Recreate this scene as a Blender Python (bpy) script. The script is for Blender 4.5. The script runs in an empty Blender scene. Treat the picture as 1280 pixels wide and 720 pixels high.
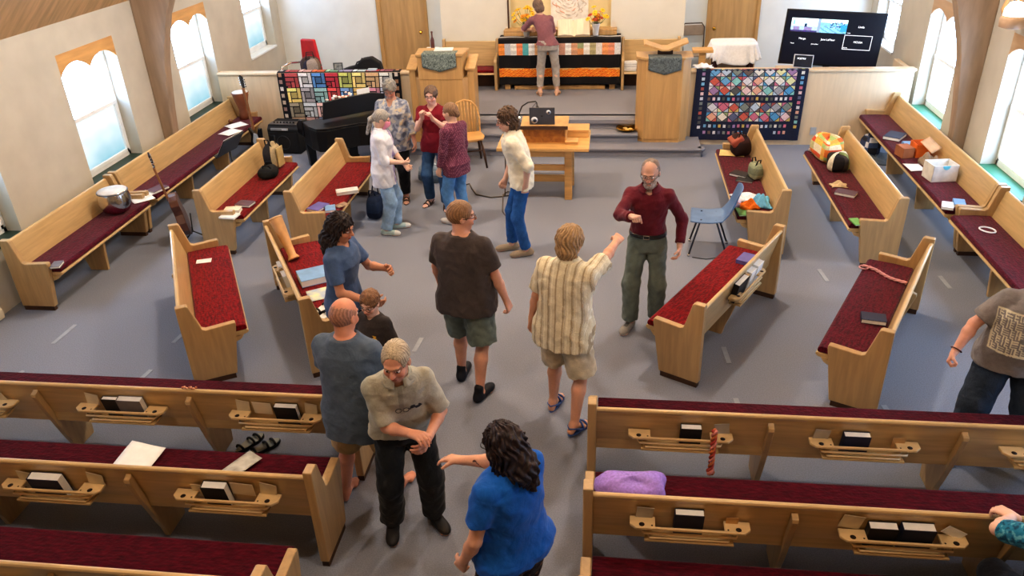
import bpy, math, random
import numpy as np
from mathutils import Vector, Matrix, Euler
random.seed(7)
PI = math.pi
SC = bpy.context.scene
COL = SC.collection
R = math.radians

# ------------------------------------------------------------------ colour and materials
def lin(c):
    out = []
    for v in c[:3]:
        v = v/255.0
        out.append(v/12.92 if v <= .04045 else ((v+.055)/1.055)**2.4)
    return (out[0], out[1], out[2], 1.0)

MATS = {}
def mat(name, col, rough=.5, amt=.12, scale=(8, 8, 8), metal=0., bump=0., bscale=60., sheen=0., spec=.5, detail=4., col2=None, coat=0., emit=0., dist=0.):
    """procedural principled material: colour broken up by object-space noise"""
    m = bpy.data.materials.new(name); m.use_nodes = True
    nt = m.node_tree; N = nt.nodes; Lk = nt.links
    b = N['Principled BSDF']
    c = lin(col)
    tc = N.new('ShaderNodeTexCoord'); mp = N.new('ShaderNodeMapping'); mp.inputs['Scale'].default_value = scale
    Lk.new(tc.outputs['Object'], mp.inputs['Vector'])
    nz = N.new('ShaderNodeTexNoise'); nz.inputs['Scale'].default_value = 1.; nz.inputs['Detail'].default_value = detail
    nz.inputs['Distortion'].default_value = dist
    Lk.new(mp.outputs['Vector'], nz.inputs['Vector'])
    rp = N.new('ShaderNodeValToRGB')
    lo = lin(col2) if col2 else tuple(max(0, v*(1-amt*2)) for v in c[:3])+(1,)
    hi = c if col2 else tuple(min(1, v*(1+amt*2)) for v in c[:3])+(1,)
    rp.color_ramp.elements[0].color = lo; rp.color_ramp.elements[0].position = .3
    rp.color_ramp.elements[1].color = hi; rp.color_ramp.elements[1].position = .7
    Lk.new(nz.outputs['Fac'], rp.inputs['Fac'])
    Lk.new(rp.outputs['Color'], b.inputs['Base Color'])
    b.inputs['Roughness'].default_value = rough; b.inputs['Metallic'].default_value = metal
    b.inputs['Specular IOR Level'].default_value = spec
    b.inputs['Coat Weight'].default_value = coat; b.inputs['Coat Roughness'].default_value = .15
    if sheen: b.inputs['Sheen Weight'].default_value = sheen; b.inputs['Sheen Roughness'].default_value = .4
    if emit:
        Lk.new(rp.outputs['Color'], b.inputs['Emission Color']); b.inputs['Emission Strength'].default_value = emit
    if bump:
        n2 = N.new('ShaderNodeTexNoise'); n2.inputs['Scale'].default_value = bscale; n2.inputs['Detail'].default_value = 3
        Lk.new(tc.outputs['Object'], n2.inputs['Vector'])
        bp = N.new('ShaderNodeBump'); bp.inputs['Strength'].default_value = bump; bp.inputs['Distance'].default_value = .02
        Lk.new(n2.outputs['Fac'], bp.inputs['Height']); Lk.new(bp.outputs['Normal'], b.inputs['Normal'])
    MATS[name] = m
    return m

def colour_mat(name, rough=.7, amt=.25, nscale=40., emit=0., sheen=0., spec=.3, metal=0., crease=0.):
    """material that reads the mesh's own colour attribute and adds procedural weave noise"""
    m = bpy.data.materials.new(name); m.use_nodes = True
    nt = m.node_tree; N = nt.nodes; Lk = nt.links
    b = N['Principled BSDF']
    at = N.new('ShaderNodeAttribute'); at.attribute_name = 'Col'
    tc = N.new('ShaderNodeTexCoord')
    nz = N.new('ShaderNodeTexNoise'); nz.inputs['Scale'].default_value = nscale; nz.inputs['Detail'].default_value = 3
    Lk.new(tc.outputs['Object'], nz.inputs['Vector'])
    mr = N.new('ShaderNodeMapRange'); mr.inputs['From Min'].default_value = .25; mr.inputs['From Max'].default_value = .75
    mr.inputs['To Min'].default_value = 1-amt; mr.inputs['To Max'].default_value = 1+amt
    Lk.new(nz.outputs['Fac'], mr.inputs['Value'])
    mx = N.new('ShaderNodeVectorMath'); mx.operation = 'MULTIPLY'
    Lk.new(at.outputs['Color'], mx.inputs[0]); Lk.new(mr.outputs['Result'], mx.inputs[1])
    Lk.new(mx.outputs['Vector'], b.inputs['Base Color'])
    b.inputs['Roughness'].default_value = rough; b.inputs['Specular IOR Level'].default_value = spec; b.inputs['Metallic'].default_value = metal
    if sheen: b.inputs['Sheen Weight'].default_value = sheen
    if crease:
        n2 = N.new('ShaderNodeTexNoise'); n2.inputs['Scale'].default_value = 11.; n2.inputs['Detail'].default_value = 4; n2.inputs['Distortion'].default_value = 1.6
        Lk.new(tc.outputs['Object'], n2.inputs['Vector'])
        bp = N.new('ShaderNodeBump'); bp.inputs['Strength'].default_value = crease; bp.inputs['Distance'].default_value = .03
        Lk.new(n2.outputs['Fac'], bp.inputs['Height']); Lk.new(bp.outputs['Normal'], b.inputs['Normal'])
    if emit:
        Lk.new(at.outputs['Color'], b.inputs['Emission Color']); b.inputs['Emission Strength'].default_value = emit
    MATS[name] = m
    return m

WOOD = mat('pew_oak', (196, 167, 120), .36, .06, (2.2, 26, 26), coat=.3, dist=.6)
WOODD = mat('pew_oak_upright_grain', (180, 150, 106), .42, .06, (26, 26, 2.2), coat=.2, dist=.6)  # slightly darker oak with upright grain, for end panels and fin supports
BIRCH = mat('birch_panel', (212, 190, 158), .45, .03, (20, 20, 2), dist=.5)
PULP = mat('honey_oak_panel', (188, 150, 98), .4, .06, (16, 16, 1.6), coat=.2, dist=.8)
DOORW = mat('door_veneer', (184, 150, 102), .5, .07, (14, 14, 1.4), dist=.6)
PLINTH = mat('dark_plinth', (74, 48, 30), .6)
CARPET = mat('grey_blue_carpet', (130, 135, 147), .95, .09, (110, 110, 110), bump=.25, bscale=260, spec=.1)
STEPC = mat('step_carpet', (136, 137, 145), .95, .08, (150, 150, 150), bump=.25, bscale=260, spec=.1)
PLASTER = mat('cream_plaster', (194, 188, 175), .85, .03, (3, 3, 3), spec=.2)
PALE = mat('pale_panel', (222, 218, 204), .8, .02, (3, 3, 3), spec=.2)
COOL = mat('cool_white_plaster', (224, 226, 222), .85, .02, (3, 3, 3), spec=.2)
NICHE = mat('niche_yellow', (232, 214, 168), .85, .02, (3, 3, 3), spec=.2)
RIB = mat('laminated_rib', (160, 138, 116), .55, .08, (12, 12, 2), dist=.4)
BOARD = mat('roof_boards', (204, 168, 122), .6, .09, (2, 14, 2))
VINYL = mat('window_vinyl', (238, 242, 244), .4, .02)
GREEN = mat('green_sill', (56, 118, 90), .5, .05)
GREEND = mat('dark_green_sill', (44, 62, 52), .5, .05)
VELVET = mat('crimson_velvet', (134, 16, 26), .9, .2, (14, 60, 40), sheen=.15, bump=.35, bscale=45, spec=.15, col2=(74, 8, 16), detail=6)
VELVETD = mat('plum_velvet', (98, 16, 40), .9, .2, (14, 60, 40), sheen=.2, bump=.3, bscale=45, spec=.15, col2=(52, 8, 22), detail=6)
VELVETR = mat('dark_claret_velvet', (82, 10, 28), .9, .2, (14, 60, 40), sheen=.12, bump=.3, bscale=45, spec=.1, col2=(46, 6, 18), detail=6)
RACKW = mat('rack_oak', (208, 180, 134), .4, .06, (3, 26, 26))
BLACK = mat('black_satin', (16, 16, 19), .35, .1)
BLACKM = mat('black_matte', (22, 22, 25), .8, .15, (60, 60, 60))
GREYP = mat('grey_metal', (120, 124, 130), .35, .05, metal=.8)
CHROME = mat('polished_steel', (205, 200, 196), .18, .05, metal=1.)
BRASS = mat('polished_brass', (214, 168, 74), .2, .05, metal=1.)
PAPER = mat('white_paper', (236, 236, 232), .8, .02, (20, 20, 20))
PAGES = mat('cream_pages', (226, 214, 190), .8, .05, (4, 4, 300))
CLOTHW = mat('white_linen', (236, 238, 242), .9, .03, (30, 30, 30))
HOLE = mat('drilled_hole', (40, 24, 14), .8)
VC = colour_mat('patchwork_cotton', .85, .22, 60.)
VCP = colour_mat('printed_card', .6, .06, 30.)
VCS = colour_mat('lit_screen', .3, .03, 30., emit=1.2)

def cm(name, col, rough=.5, amt=.08, **k):
    if name in MATS: return MATS[name]
    return mat(name, col, rough, amt, **k)

# ------------------------------------------------------------------ mesh collector
class MB:
    def __init__(s): s.v = []; s.f = []; s.c = []; s.m = []; s.s = []; s.M = None
    def add(s, vs, fs, col=None, mi=0, smooth=False):
        o = len(s.v)
        for p in vs:
            p = Vector(p)
            s.v.append(s.M @ p if s.M else p)
        for f in fs:
            s.f.append([o+i for i in f]); s.c.append(col); s.m.append(mi); s.s.append(smooth)
        return s
    def box(s, c, d, rot=None, col=None, mi=0):
        x, y, z = d[0]/2, d[1]/2, d[2]/2
        vs = [Vector((a*x, b*y, e*z)) for a in (-1, 1) for b in (-1, 1) for e in (-1, 1)]
        if rot: vs = [rot @ v for v in vs]
        vs = [v+Vector(c) for v in vs]
        return s.add(vs, [(0, 1, 3, 2), (4, 6, 7, 5), (0, 4, 5, 1), (2, 3, 7, 6), (0, 2, 6, 4), (1, 5, 7, 3)], col, mi)
    def b2(s, lo, hi, col=None, mi=0):
        return s.box([(a+b)/2 for a, b in zip(lo, hi)], [abs(b-a) for a, b in zip(lo, hi)], None, col, mi)
    def prism(s, poly, ax, a, b, col=None, mi=0, smooth=False):
        """poly in the two other axes (in x,y,z order), extruded along ax from a to b"""
        n = len(poly)
        def P(q, t):
            q = list(q); q.insert(ax, t); return q
        vs = [P(q, a) for q in poly]+[P(q, b) for q in poly]
        fs = [(i, (i+1) % n, n+(i+1) % n, n+i) for i in range(n)]
        area = sum(poly[i][0]*poly[(i+1) % n][1]-poly[(i+1) % n][0]*poly[i][1] for i in range(n))
        caps = [list(range(n))[::-1], list(range(n, 2*n))]
        flip = (area < 0) ^ (ax == 1)
        if flip: fs = [f[::-1] for f in fs]; caps = [c[::-1] for c in caps]
        s.add(vs, fs, col, mi, smooth)
        o = len(s.v)-2*n
        for c in caps:
            s.f.append([o+i for i in c]); s.c.append(col); s.m.append(mi); s.s.append(False)
        return s
    def tube(s, pts, r, n=8, col=None, mi=0, closed=False, cap=True):
        pts = [Vector(p) for p in pts]; k = len(pts)
        rs = r if isinstance(r, (list, tuple)) else [r]*k
        up = Vector((0, 0, 1)); vs = []; prev = None
        for i, p in enumerate(pts):
            if closed: t = pts[(i+1) % k]-pts[i-1]
            else: t = pts[min(i+1, k-1)]-pts[max(i-1, 0)]
            t = t.normalized() if t.length > 1e-9 else Vector((0, 0, 1))
            if prev is None:
                a = t.orthogonal().normalized()
            else:
                a = prev-t*prev.dot(t); a = a.normalized() if a.length > 1e-6 else t.orthogonal().normalized()
            prev = a; b = t.cross(a)
            for j in range(n):
                w = 2*PI*j/n
                vs.append(p+(a*math.cos(w)+b*math.sin(w))*rs[i])
        fs = []
        for i in range(k if closed else k-1):
            i2 = (i+1) % k
            for j in range(n): fs.append((i*n+j, i*n+(j+1) % n, i2*n+(j+1) % n, i2*n+j))
        s.add(vs, fs, col, mi, True)
        if cap and not closed:
            o = len(s.v)-k*n
            s.f.append([o+j for j in range(n)][::-1]); s.f.append([o+(k-1)*n+j for j in range(n)])
            s.c += [col, col]; s.m += [mi, mi]; s.s += [False, False]
        return s
    def lathe(s, prof, n=20, c=(0, 0, 0), col=None, mi=0, rot=None, sx=1, sy=1):
        vs = []
        for r_, z in prof:
            for j in range(n):
                w = 2*PI*j/n; v = Vector((r_*math.cos(w)*sx, r_*math.sin(w)*sy, z))
                if rot: v = rot @ v
                vs.append(v+Vector(c))
        fs = [(i*n+j, i*n+(j+1) % n, (i+1)*n+(j+1) % n, (i+1)*n+j) for i in range(len(prof)-1) for j in range(n)]
        s.add(vs, fs, col, mi, True)
        o = len(s.v)-len(vs)
        if prof[0][0] > 1e-6: s.f.append([o+j for j in range(n)][::-1]); s.c.append(col); s.m.append(mi); s.s.append(False)
        if prof[-1][0] > 1e-6: s.f.append([o+(len(prof)-1)*n+j for j in range(n)]); s.c.append(col); s.m.append(mi); s.s.append(False)
        return s
    def ell(s, c, r, n=14, col=None, mi=0, rot=None, k=8):
        prof = [(max(1e-5, math.sin(PI*i/k)), -math.cos(PI*i/k)) for i in range(k+1)]
        vs = []
        for q, z in prof:
            for j in range(n):
                w = 2*PI*j/n; v = Vector((q*math.cos(w)*r[0], q*math.sin(w)*r[1], z*r[2]))
                if rot: v = rot @ v
                vs.append(v+Vector(c))
        fs = [(i*n+j, i*n+(j+1) % n, (i+1)*n+(j+1) % n, (i+1)*n+j) for i in range(k) for j in range(n)]
        return s.add(vs, fs, col, mi, True)
    def grid(s, fn, nu, nv, col=None, mi=0, smooth=True, flip=False):
        vs = [fn(u/nu, v/nv) for v in range(nv+1) for u in range(nu+1)]
        fs = []
        for v in range(nv):
            for u in range(nu):
                a = v*(nu+1)+u; q = (a, a+1, a+nu+2, a+nu+1)
                fs.append(q[::-1] if flip else q)
        o = len(s.f)
        s.add(vs, fs, None, mi, smooth)
        if callable(col):
            for v in range(nv):
                for u in range(nu): s.c[o+v*nu+u] = col((u+.5)/nu, (v+.5)/nv)
        elif col:
            for i in range(o, len(s.f)): s.c[i] = col
        return s
    def build(s, name, mats, parent=None, bevel=0., seg=2, loc=None, rz=0., solid=0., sub=0):
        me = bpy.data.meshes.new(name)
        me.from_pydata([tuple(v) for v in s.v], [], s.f)
        if not isinstance(mats, (list, tuple)): mats = [mats]
        for m in mats: me.materials.append(m)
        me.polygons.foreach_set('material_index', s.m)
        me.polygons.foreach_set('use_smooth', s.s)
        if any(c is not None for c in s.c):
            at = me.color_attributes.new('Col', 'FLOAT_COLOR', 'CORNER')
            buf = []
            for f, c in zip(s.f, s.c):
                cc = lin(c) if c is not None else (.5, .5, .5, 1)
                buf += list(cc)*len(f)
            at.data.foreach_set('color', buf)
        me.update()
        o = bpy.data.objects.new(name, me); COL.objects.link(o)
        if parent: o.parent = parent
        if loc is not None: o.location = loc
        if rz: o.rotation_euler = (0, 0, rz)
        if sub:
            md = o.modifiers.new('round', 'SUBSURF'); md.levels = sub; md.render_levels = sub
        if solid:
            md = o.modifiers.new('thick', 'SOLIDIFY'); md.thickness = solid; md.offset = 0
        if bevel:
            md = o.modifiers.new('edge', 'BEVEL'); md.width = bevel; md.segments = seg; md.limit_method = 'ANGLE'; md.angle_limit = R(35)
        return o

def thing(name, label, cat, loc=(0, 0, 0), rz=0., group=None, rot=None):
    o = bpy.data.objects.new(name, None); COL.objects.link(o)
    o.location = loc; o.rotation_euler = rot if rot else (0, 0, rz); o.empty_display_size = .1
    o['label'] = label; o['category'] = cat
    if group: o['group'] = group
    return o
def tag(o, label, cat, group=None):
    o['label'] = label; o['category'] = cat
    if group: o['group'] = group
    return o
def struct(o): o['kind'] = 'structure'; return o
def RZ(a): return Matrix.Rotation(a, 3, 'Z')
def rot3(x, y, z): return Euler((x, y, z)).to_matrix()
def text_into(parent, s, size, loc, rot, m, name='lettering', ext=.0008, ax='CENTER'):
    cu = bpy.data.curves.new(name, 'FONT'); cu.body = s; cu.size = size; cu.align_x = ax; cu.align_y = 'CENTER'; cu.extrude = ext
    t = bpy.data.objects.new(name, cu); COL.objects.link(t)
    dg = bpy.context.evaluated_depsgraph_get()
    me = bpy.data.meshes.new_from_object(t.evaluated_get(dg)); COL.objects.unlink(t); bpy.data.objects.remove(t)
    me.materials.clear(); me.materials.append(m)
    o = bpy.data.objects.new(name, me); COL.objects.link(o); o.parent = parent; o.location = loc; o.rotation_euler = rot
    return o

# ------------------------------------------------------------------ camera
H = 4.1
r_, u_, F_ = None, None, None
def cam():
    pi_, ro, ya = R(28.8314), R(-2.28003), R(7.85684)
    F = Vector((-math.sin(ya)*math.cos(pi_), math.cos(ya)*math.cos(pi_), -math.sin(pi_)))
    r0 = Vector((math.cos(ya), math.sin(ya), 0)); u0 = r0.cross(F)
    r = r0*math.cos(ro)+u0*math.sin(ro); u = u0*math.cos(ro)-r0*math.sin(ro)
    M = Matrix(((r.x, u.x, -F.x, 0), (r.y, u.y, -F.y, 0), (r.z, u.z, -F.z, H), (0, 0, 0, 1)))
    cd = bpy.data.cameras.new('camera'); cd.sensor_width = 36; cd.lens = 986.54*36/1280; cd.clip_end = 100; cd.clip_start = .05
    c = bpy.data.objects.new('camera', cd); COL.objects.link(c); c.matrix_world = M
    SC.camera = c
cam()

# ------------------------------------------------------------------ room shell
XL, XR, YB, ZP = -6.35, 4.45, 15.05, .42
def wall_side(name, xin, xout, wins, y0, y1, top):
    """wall with rectangular openings: list of (y0,y1,z0,z1)"""
    mb = MB(); ys = y0
    for a, b, z0, z1 in sorted(wins):
        mb.b2((xin, ys, 0), (xout, a, top)); mb.b2((xin, a, 0), (xout, b, z0)); mb.b2((xin, a, z1), (xout, b, top)); ys = b
    mb.b2((xin, ys, 0), (xout, y1, top))
    return struct(mb.build(name, PLASTER))
WL = [(3.43, 4.59, .68, 2.25), (5.97, 7.14, .68, 2.25), (8.51, 9.67, .68, 2.25), (11.06, 12.22, .68, 2.25), (13.52, 14.68, 1.08, 2.55)]
WR = [(3.48, 4.64, .6, 2.15), (6.02, 7.18, .6, 2.15), (8.55, 9.71, .6, 2.15), (11.07, 12.27, .6, 2.15), (13.55, 14.7, 1.08, 2.45)]
wall_side('wall_left', XL, XL-.3, WL, -3, YB, 2.6)
wall_side('wall_right', XR, XR+.3, WR, -3, YB, 2.6)
struct(MB().b2((XL-.3, -3, -.1), (XR+.3, YB, 0)).build('floor', CARPET))
struct(MB().b2((XL-.3, -3.2, 0), (XR+.3, -3, 8.2)).build('wall_rear', PLASTER))
CX = (XL+XR)/2
mb = MB(); mb.b2((XL, -3, 2.3), (XR, .2, 2.5)); mb.b2((XL, .05, 2.5), (XR, .2, 3.35)); struct(mb.build('floor_balcony', PULP))
for nm, x, sgn in (('ceiling_left', XL, -1), ('ceiling_right', XR, 1)):
    poly = [(x+sgn*.3, 2.3), (x, 2.58), (CX, 8.0), (CX, 8.2), (x+sgn*.5, 2.6)]
    struct(MB().prism(poly, 1, -3, YB+.3).build(nm, BOARD))
# far wall with door recesses and central niche block
struct(MB().b2((XL, YB, 0), (XR, YB+.2, 8.2)).build('wall_chancel_far', COOL))
mb = MB()
x0, x1, na, nb = -3.04, 1.19, -1.84, -.06
mb.b2((x0, 14.25, ZP), (na, YB, 7.4)); mb.b2((nb, 14.25, ZP), (x1, YB, 7.4)); mb.b2((na, 14.25, ZP), (nb, YB, 1.34))
mb.b2((na, 14.25, 4.2), (nb, YB, 7.4))
struct(mb.build('wall_chancel_middle', PALE))
struct(MB().b2((na, 14.6, 1.34), (nb, 14.64, 4.2)).build('wall_niche', NICHE))
struct(MB().b2((na-.012, 14.235, 1.36), (na+.014, 14.26, 4.2)).build('trim_1', PLINTH))
# stage
mb = MB()
mb.b2((XL, 12.29, 0), (XR, YB, ZP)); mb.b2((-2.84, 12.12, 0), (1.14, 12.4, ZP))
struct(mb.build('floor_stage', STEPC, bevel=.02))
mb = MB()
def nose_step(mb, y, z, xa, xb):
    poly = [(y+.6, 0), (y+.035, 0), (y+.035, z-.06), (y+.01, z-.045), (y, z-.022), (y+.008, z-.006), (y+.03, z), (y+.6, z)]
    mb.prism(poly, 0, xa, xb)
nose_step(mb, 11.55, .14, -3.25, 1.34); nose_step(mb, 11.81, .28, -3.2, .4)
mb.lathe([(.03, 0), (.03, .08), (.06, .10), (.065, .12), (.05, .14)], 16, (1.34, 11.615, 0))
struct(mb.build('floor_steps', STEPC))
struct(MB().b2((-3.0, 12.085, .35), (.4, 12.125, ZP+.004)).build('trim_2', STEPC, bevel=.01))
# chancel half walls
for nm, xa, xb in (('wall_chancel_left', XL, -2.85), ('wall_chancel_right', 1.15, 4.36)):
    mb = MB(); mb.b2((xa, 12.18, 0), (xb, 12.28, 1.13)); struct(mb.build(nm, BIRCH))
    struct(MB().b2((xa-.0, 12.15, 1.12), (xb+.02, 12.31, 1.16)).build('trim_3', BIRCH, bevel=.012))
struct(MB().b2((4.27, 12.2, 0), (4.35, 12.9, 1.14)).build('wall_chancel_return', BIRCH, bevel=.01))
# arched laminated ribs
def rib(y, w, nm):
    inner = [(5.24, 0), (5.24, .8), (5.21, 1.1), (5.12, 1.73), (5.07, 1.94), (4.93, 2.38), (4.75, 2.72), (4.3, 3.4), (3.6, 4.2), (2.6, 5.2), (1.3, 6.5), (0, 7.6)]
    outer = [(0, 8.05), (5.4, 2.6), (5.4, 0)]
    for sg, n2 in ((-1, 'left'), (1, 'right')):
        poly = [(CX+sg*a, z) for a, z in inner+outer]
        struct(MB().prism(poly, 1, y, y+w).build(nm+'_'+n2, RIB, bevel=.012))
rib(10.25, .17, 'column_rib'); rib(5.17, .17, 'column_rib_near')
# windows
def pane_mat(nm, c0, c1, st):
    m = bpy.data.materials.new(nm); m.use_nodes = True; nt = m.node_tree; N = nt.nodes; Lk = nt.links
    N.remove(N['Principled BSDF']); e = N.new('ShaderNodeEmission'); e.inputs['Strength'].default_value = st
    tc = N.new('ShaderNodeTexCoord'); sp = N.new('ShaderNodeSeparateXYZ'); Lk.new(tc.outputs['Generated'], sp.inputs[0])
    nz = N.new('ShaderNodeTexNoise'); nz.inputs['Scale'].default_value = 1.5; Lk.new(tc.outputs['Generated'], nz.inputs['Vector'])
    ad = N.new('ShaderNodeMath'); ad.operation = 'ADD'; Lk.new(sp.outputs['Z'], ad.inputs[0]); Lk.new(nz.outputs['Fac'], ad.inputs[1])
    rp = N.new('ShaderNodeValToRGB'); rp.color_ramp.elements[0].color = lin(c0); rp.color_ramp.elements[1].color = lin(c1)
    rp.color_ramp.elements[0].position = .3; rp.color_ramp.elements[1].position = 1.2
    Lk.new(ad.outputs[0], rp.inputs['Fac']); Lk.new(rp.outputs['Color'], e.inputs['Color']); Lk.new(e.outputs[0], N['Material Output'].inputs['Surface'])
    return m
PANE_U = pane_mat('daylit_glass_upper', (168, 206, 255), (188, 218, 255), 13.0)
PANE_L = pane_mat('frosted_glass_lower', (128, 192, 210), (236, 248, 252), 1.0)
PANE_R = pane_mat('daylit_glass_right', (168, 206, 255), (188, 218, 255), 13.0)
VALW = mat('valance_wood', (206, 158, 100), .5, .08, (14, 2, 14))
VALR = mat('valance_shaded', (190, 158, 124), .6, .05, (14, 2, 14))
wn = 0
def window(xin, sg, o, right):
    """double-hung window in the opening o, recessed from the wall face"""
    global wn; wn += 1
    y0, y1, z0, z1 = o
    e = bpy.data.objects.new('window_%d' % wn, None); COL.objects.link(e); e['kind'] = 'structure'; e.location = (xin, y0, z0)
    w, h = y1-y0, z1-z0; d = sg*.17; t = sg*.04; zm = (.74 if z0 < 1 else .70) if not right else h*.47
    mb = MB()
    for a, b in (((d, 0, 0), (d+t*2, .05, h)), ((d, w-.05, 0), (d+t*2, w, h)), ((d, 0, 0), (d+t*2, w, .06)), ((d, 0, h-.05), (d+t*2, w, h))): mb.b2(a, b)
    mb.build('window_frame', VINYL, e, bevel=.005)
    mb = MB()
    for a, b in (((d-t*.3, .04, .05), (d+t, .085, zm)), ((d-t*.3, w-.085, .05), (d+t, w-.04, zm)), ((d-t*.3, .04, .05), (d+t, w-.04, .1)), ((d-t*.5, .04, zm-.03), (d+t, w-.04, zm+.02))): mb.b2(a, b)
    mb.b2((d-t*.9, w*.5-.04, zm+.015), (d-t*.1, w*.5+.04, zm+.03)); mb.b2((d-t*.9, w*.2-.03, zm+.015), (d-t*.1, w*.2+.03, zm+.025))
    mb.build('lower_sash', VINYL, e, bevel=.004)
    mb = MB()
    for a, b in (((d+t*1.1, .045, zm), (d+t*1.9, .08, h-.04)), ((d+t*1.1, w-.08, zm), (d+t*1.9, w-.045, h-.04)), ((d+t*1.1, .045, h-.09), (d+t*1.9, w-.045, h-.045))): mb.b2(a, b)
    mb.build('upper_sash', VINYL, e, bevel=.004)
    MB().b2((d+t*1.3, .07, zm), (d+t*1.45, w-.07, h-.07)).build('upper_pane', PANE_R if right else PANE_U, e)
    MB().b2((d+t*.4, .07, .09), (d+t*.55, w-.07, zm-.01)).build('lower_pane', PANE_R if right else PANE_L, e)
    MB().b2((-sg*.02, 0, -.03), (d, w, .004)).build('window_sill', (GREEN if right else GREEND) if z0 < 1 else VINYL, e, bevel=.004)
    if z0 < 1:
        q = [(0, h), (0, h-.25)]
        n = 9
        for k in range(2):
            for i in range(n+1):
                tt = i/n
                q.append((w*(k+tt)/2, h-.25+.12*math.sin(PI*tt)**.8))
        q.append((w, h))
        pts = []
        for p in q:
            if not pts or (abs(p[0]-pts[-1][0])+abs(p[1]-pts[-1][1])) > 1e-4: pts.append(p)
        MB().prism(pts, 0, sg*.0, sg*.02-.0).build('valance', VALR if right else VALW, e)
for o in WL: window(XL, -1, o, False)
for o in WR: window(XR, 1, o, True)
# doors
def door(nm, xa, xb, knob):
    e = bpy.data.objects.new(nm, None); COL.objects.link(e); e['kind'] = 'structure'; e.location = (xa, YB, ZP)
    w = xb-xa
    MB().b2((.0, -.03, 0), (w, -.005, 2.05)).build('door_panel', DOORW, e, bevel=.004)
    mb = MB(); mb.b2((-.08, -.05, 0), (0, 0, 2.13)); mb.b2((w, -.05, 0), (w+.06, 0, 2.13)); mb.b2((-.08, -.05, 2.05), (w+.06, 0, 2.13))
    mb.build('door_frame', PULP, e, bevel=.006)
    MB().lathe([(.012, 0), (.012, .03), (.03, .045), (.032, .06), (.02, .075), (1e-5, .08)], 14, (knob, -.03, .8), rot=rot3(R(90), 0, 0)).build('door_knob', BRASS, e)
door('door_1', -4.34, -3.52, .74); door('door_2', 1.72, 2.5, .06)
# baseboard heater
for y0, y1 in ((3.6, 6.42),):
    h = thing('baseboard_heater', 'cream metal baseboard heater along the wall below the lower left window', 'heater', (XL, y0, 0))
    mb = MB(); L_ = y1-y0; mb.prism([(0, .02), (.08, .02), (.085, .05), (.085, .12), (.03, .19), (0, .19)], 1, 0, L_)
    mb.build('housing', cm('heater_cream', (206, 194, 170), .5), h)
    MB().b2((.045, .02, .135), (.07, L_-.02, .175)).build('grille', PLINTH, h)

# tape marks
for i, (a, b) in enumerate((((-5.44, 5.99), (-5.43, 6.35)), ((-4.22, 5.46), (-4.20, 5.62)), ((-5.46, 5.44), (-5.42, 5.52)), ((-4.22, 6.08), (-4.21, 6.24)), ((2.29, 5.55), (2.32, 5.36)), ((2.29, 7.98), (2.32, 7.70)), ((3.51, 7.89), (3.52, 7.61)), ((1.09, 6.35), (1.11, 6.08)), ((1.10, 5.56), (1.12, 5.38)), ((-1.80, 6.08), (-1.78, 6.33)))):
    lab = ['long pale tape strip on open carpet by the left wall pew', 'short pale tape strip on carpet behind the rear left pew, beside the angled left pew', 'pale tape strip on carpet at far left, just past the rear left pew',
           'pale tape strip on carpet against the outer angled left pew', 'pale tape strip on carpet beside the plinth of the outer angled right pew', 'pale tape strip on carpet between the blue chair side pews and outer angled right pew',
           'pale tape strip on carpet near the wall pew at right', 'pale tape strip in the shadow behind the angled pew with purple book', 'pale tape strip on carpet just past the rear right pew in the middle',
           'pale tape strip on carpet in the aisle beside the boy'][i]
    d = Vector(b)-Vector(a); L_ = d.length
    o = MB().b2((-.022, 0, 0), (.022, L_, .003)).build('tape_mark', cm('pale_tape', (152, 158, 168), .8), None, loc=(a[0], a[1], .001), rz=math.atan2(-d.x, d.y))
    tag(o, lab, 'tape mark', 'tape marks on the carpet')

# ------------------------------------------------------------------ pews
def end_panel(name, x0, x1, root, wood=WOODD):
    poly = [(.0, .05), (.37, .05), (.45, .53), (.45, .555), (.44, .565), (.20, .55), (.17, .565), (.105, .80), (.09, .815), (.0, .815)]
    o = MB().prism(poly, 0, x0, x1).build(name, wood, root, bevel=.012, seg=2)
    MB().b2((x0+.006, .01, 0), (x1-.006, .355, .055)).build('plinth', PLINTH, o)
    return o
def rack(root, xc, yb=.043, zc=.585, name='book_rack'):
    """pew-back rack: shelf with two drilled wings and slats below (faces -y)"""
    w = .35
    e = MB()
    poly = [(-w, yb), (-w, -.02), (-w+.035, -.052), (w-.035, -.052), (w, -.02), (w, yb), (w-.15, yb), (w-.15, -.036), (-w+.15, -.036), (-w+.15, yb)]
    e.prism(poly, 2, zc-.013, zc+.006)
    shelf = e.build(name, RACKW, root, loc=(xc, 0, 0), bevel=.004)
    for k, (zz, ww, y2) in enumerate(((zc-.05, .30, .048), (zc-.085, .26, .058))):
        m = MB(); m.tube([(-ww, y2, zz), (-ww+.03, -.035, zz), (ww-.03, -.035, zz), (ww, y2, zz)], .009, 6)
        m.build('slat', RACKW, shelf)
    MB().b2((-.26, -.045, zc-.11), (.26, yb+.02, zc-.098)).build('base_board', WOOD, shelf)
    for sx in (-1, 1):
        MB().lathe([(.017, 0), (1e-5, .0005)], 12, (sx*(w-.07), -.025, zc+.0068)).build('cup_hole', HOLE, shelf); MB().lathe([(.006, 0), (1e-5, .0005)], 8, (sx*(w-.13), -.03, zc+.0068)).build('pencil_hole', HOLE, shelf)
    return shelf
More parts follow.
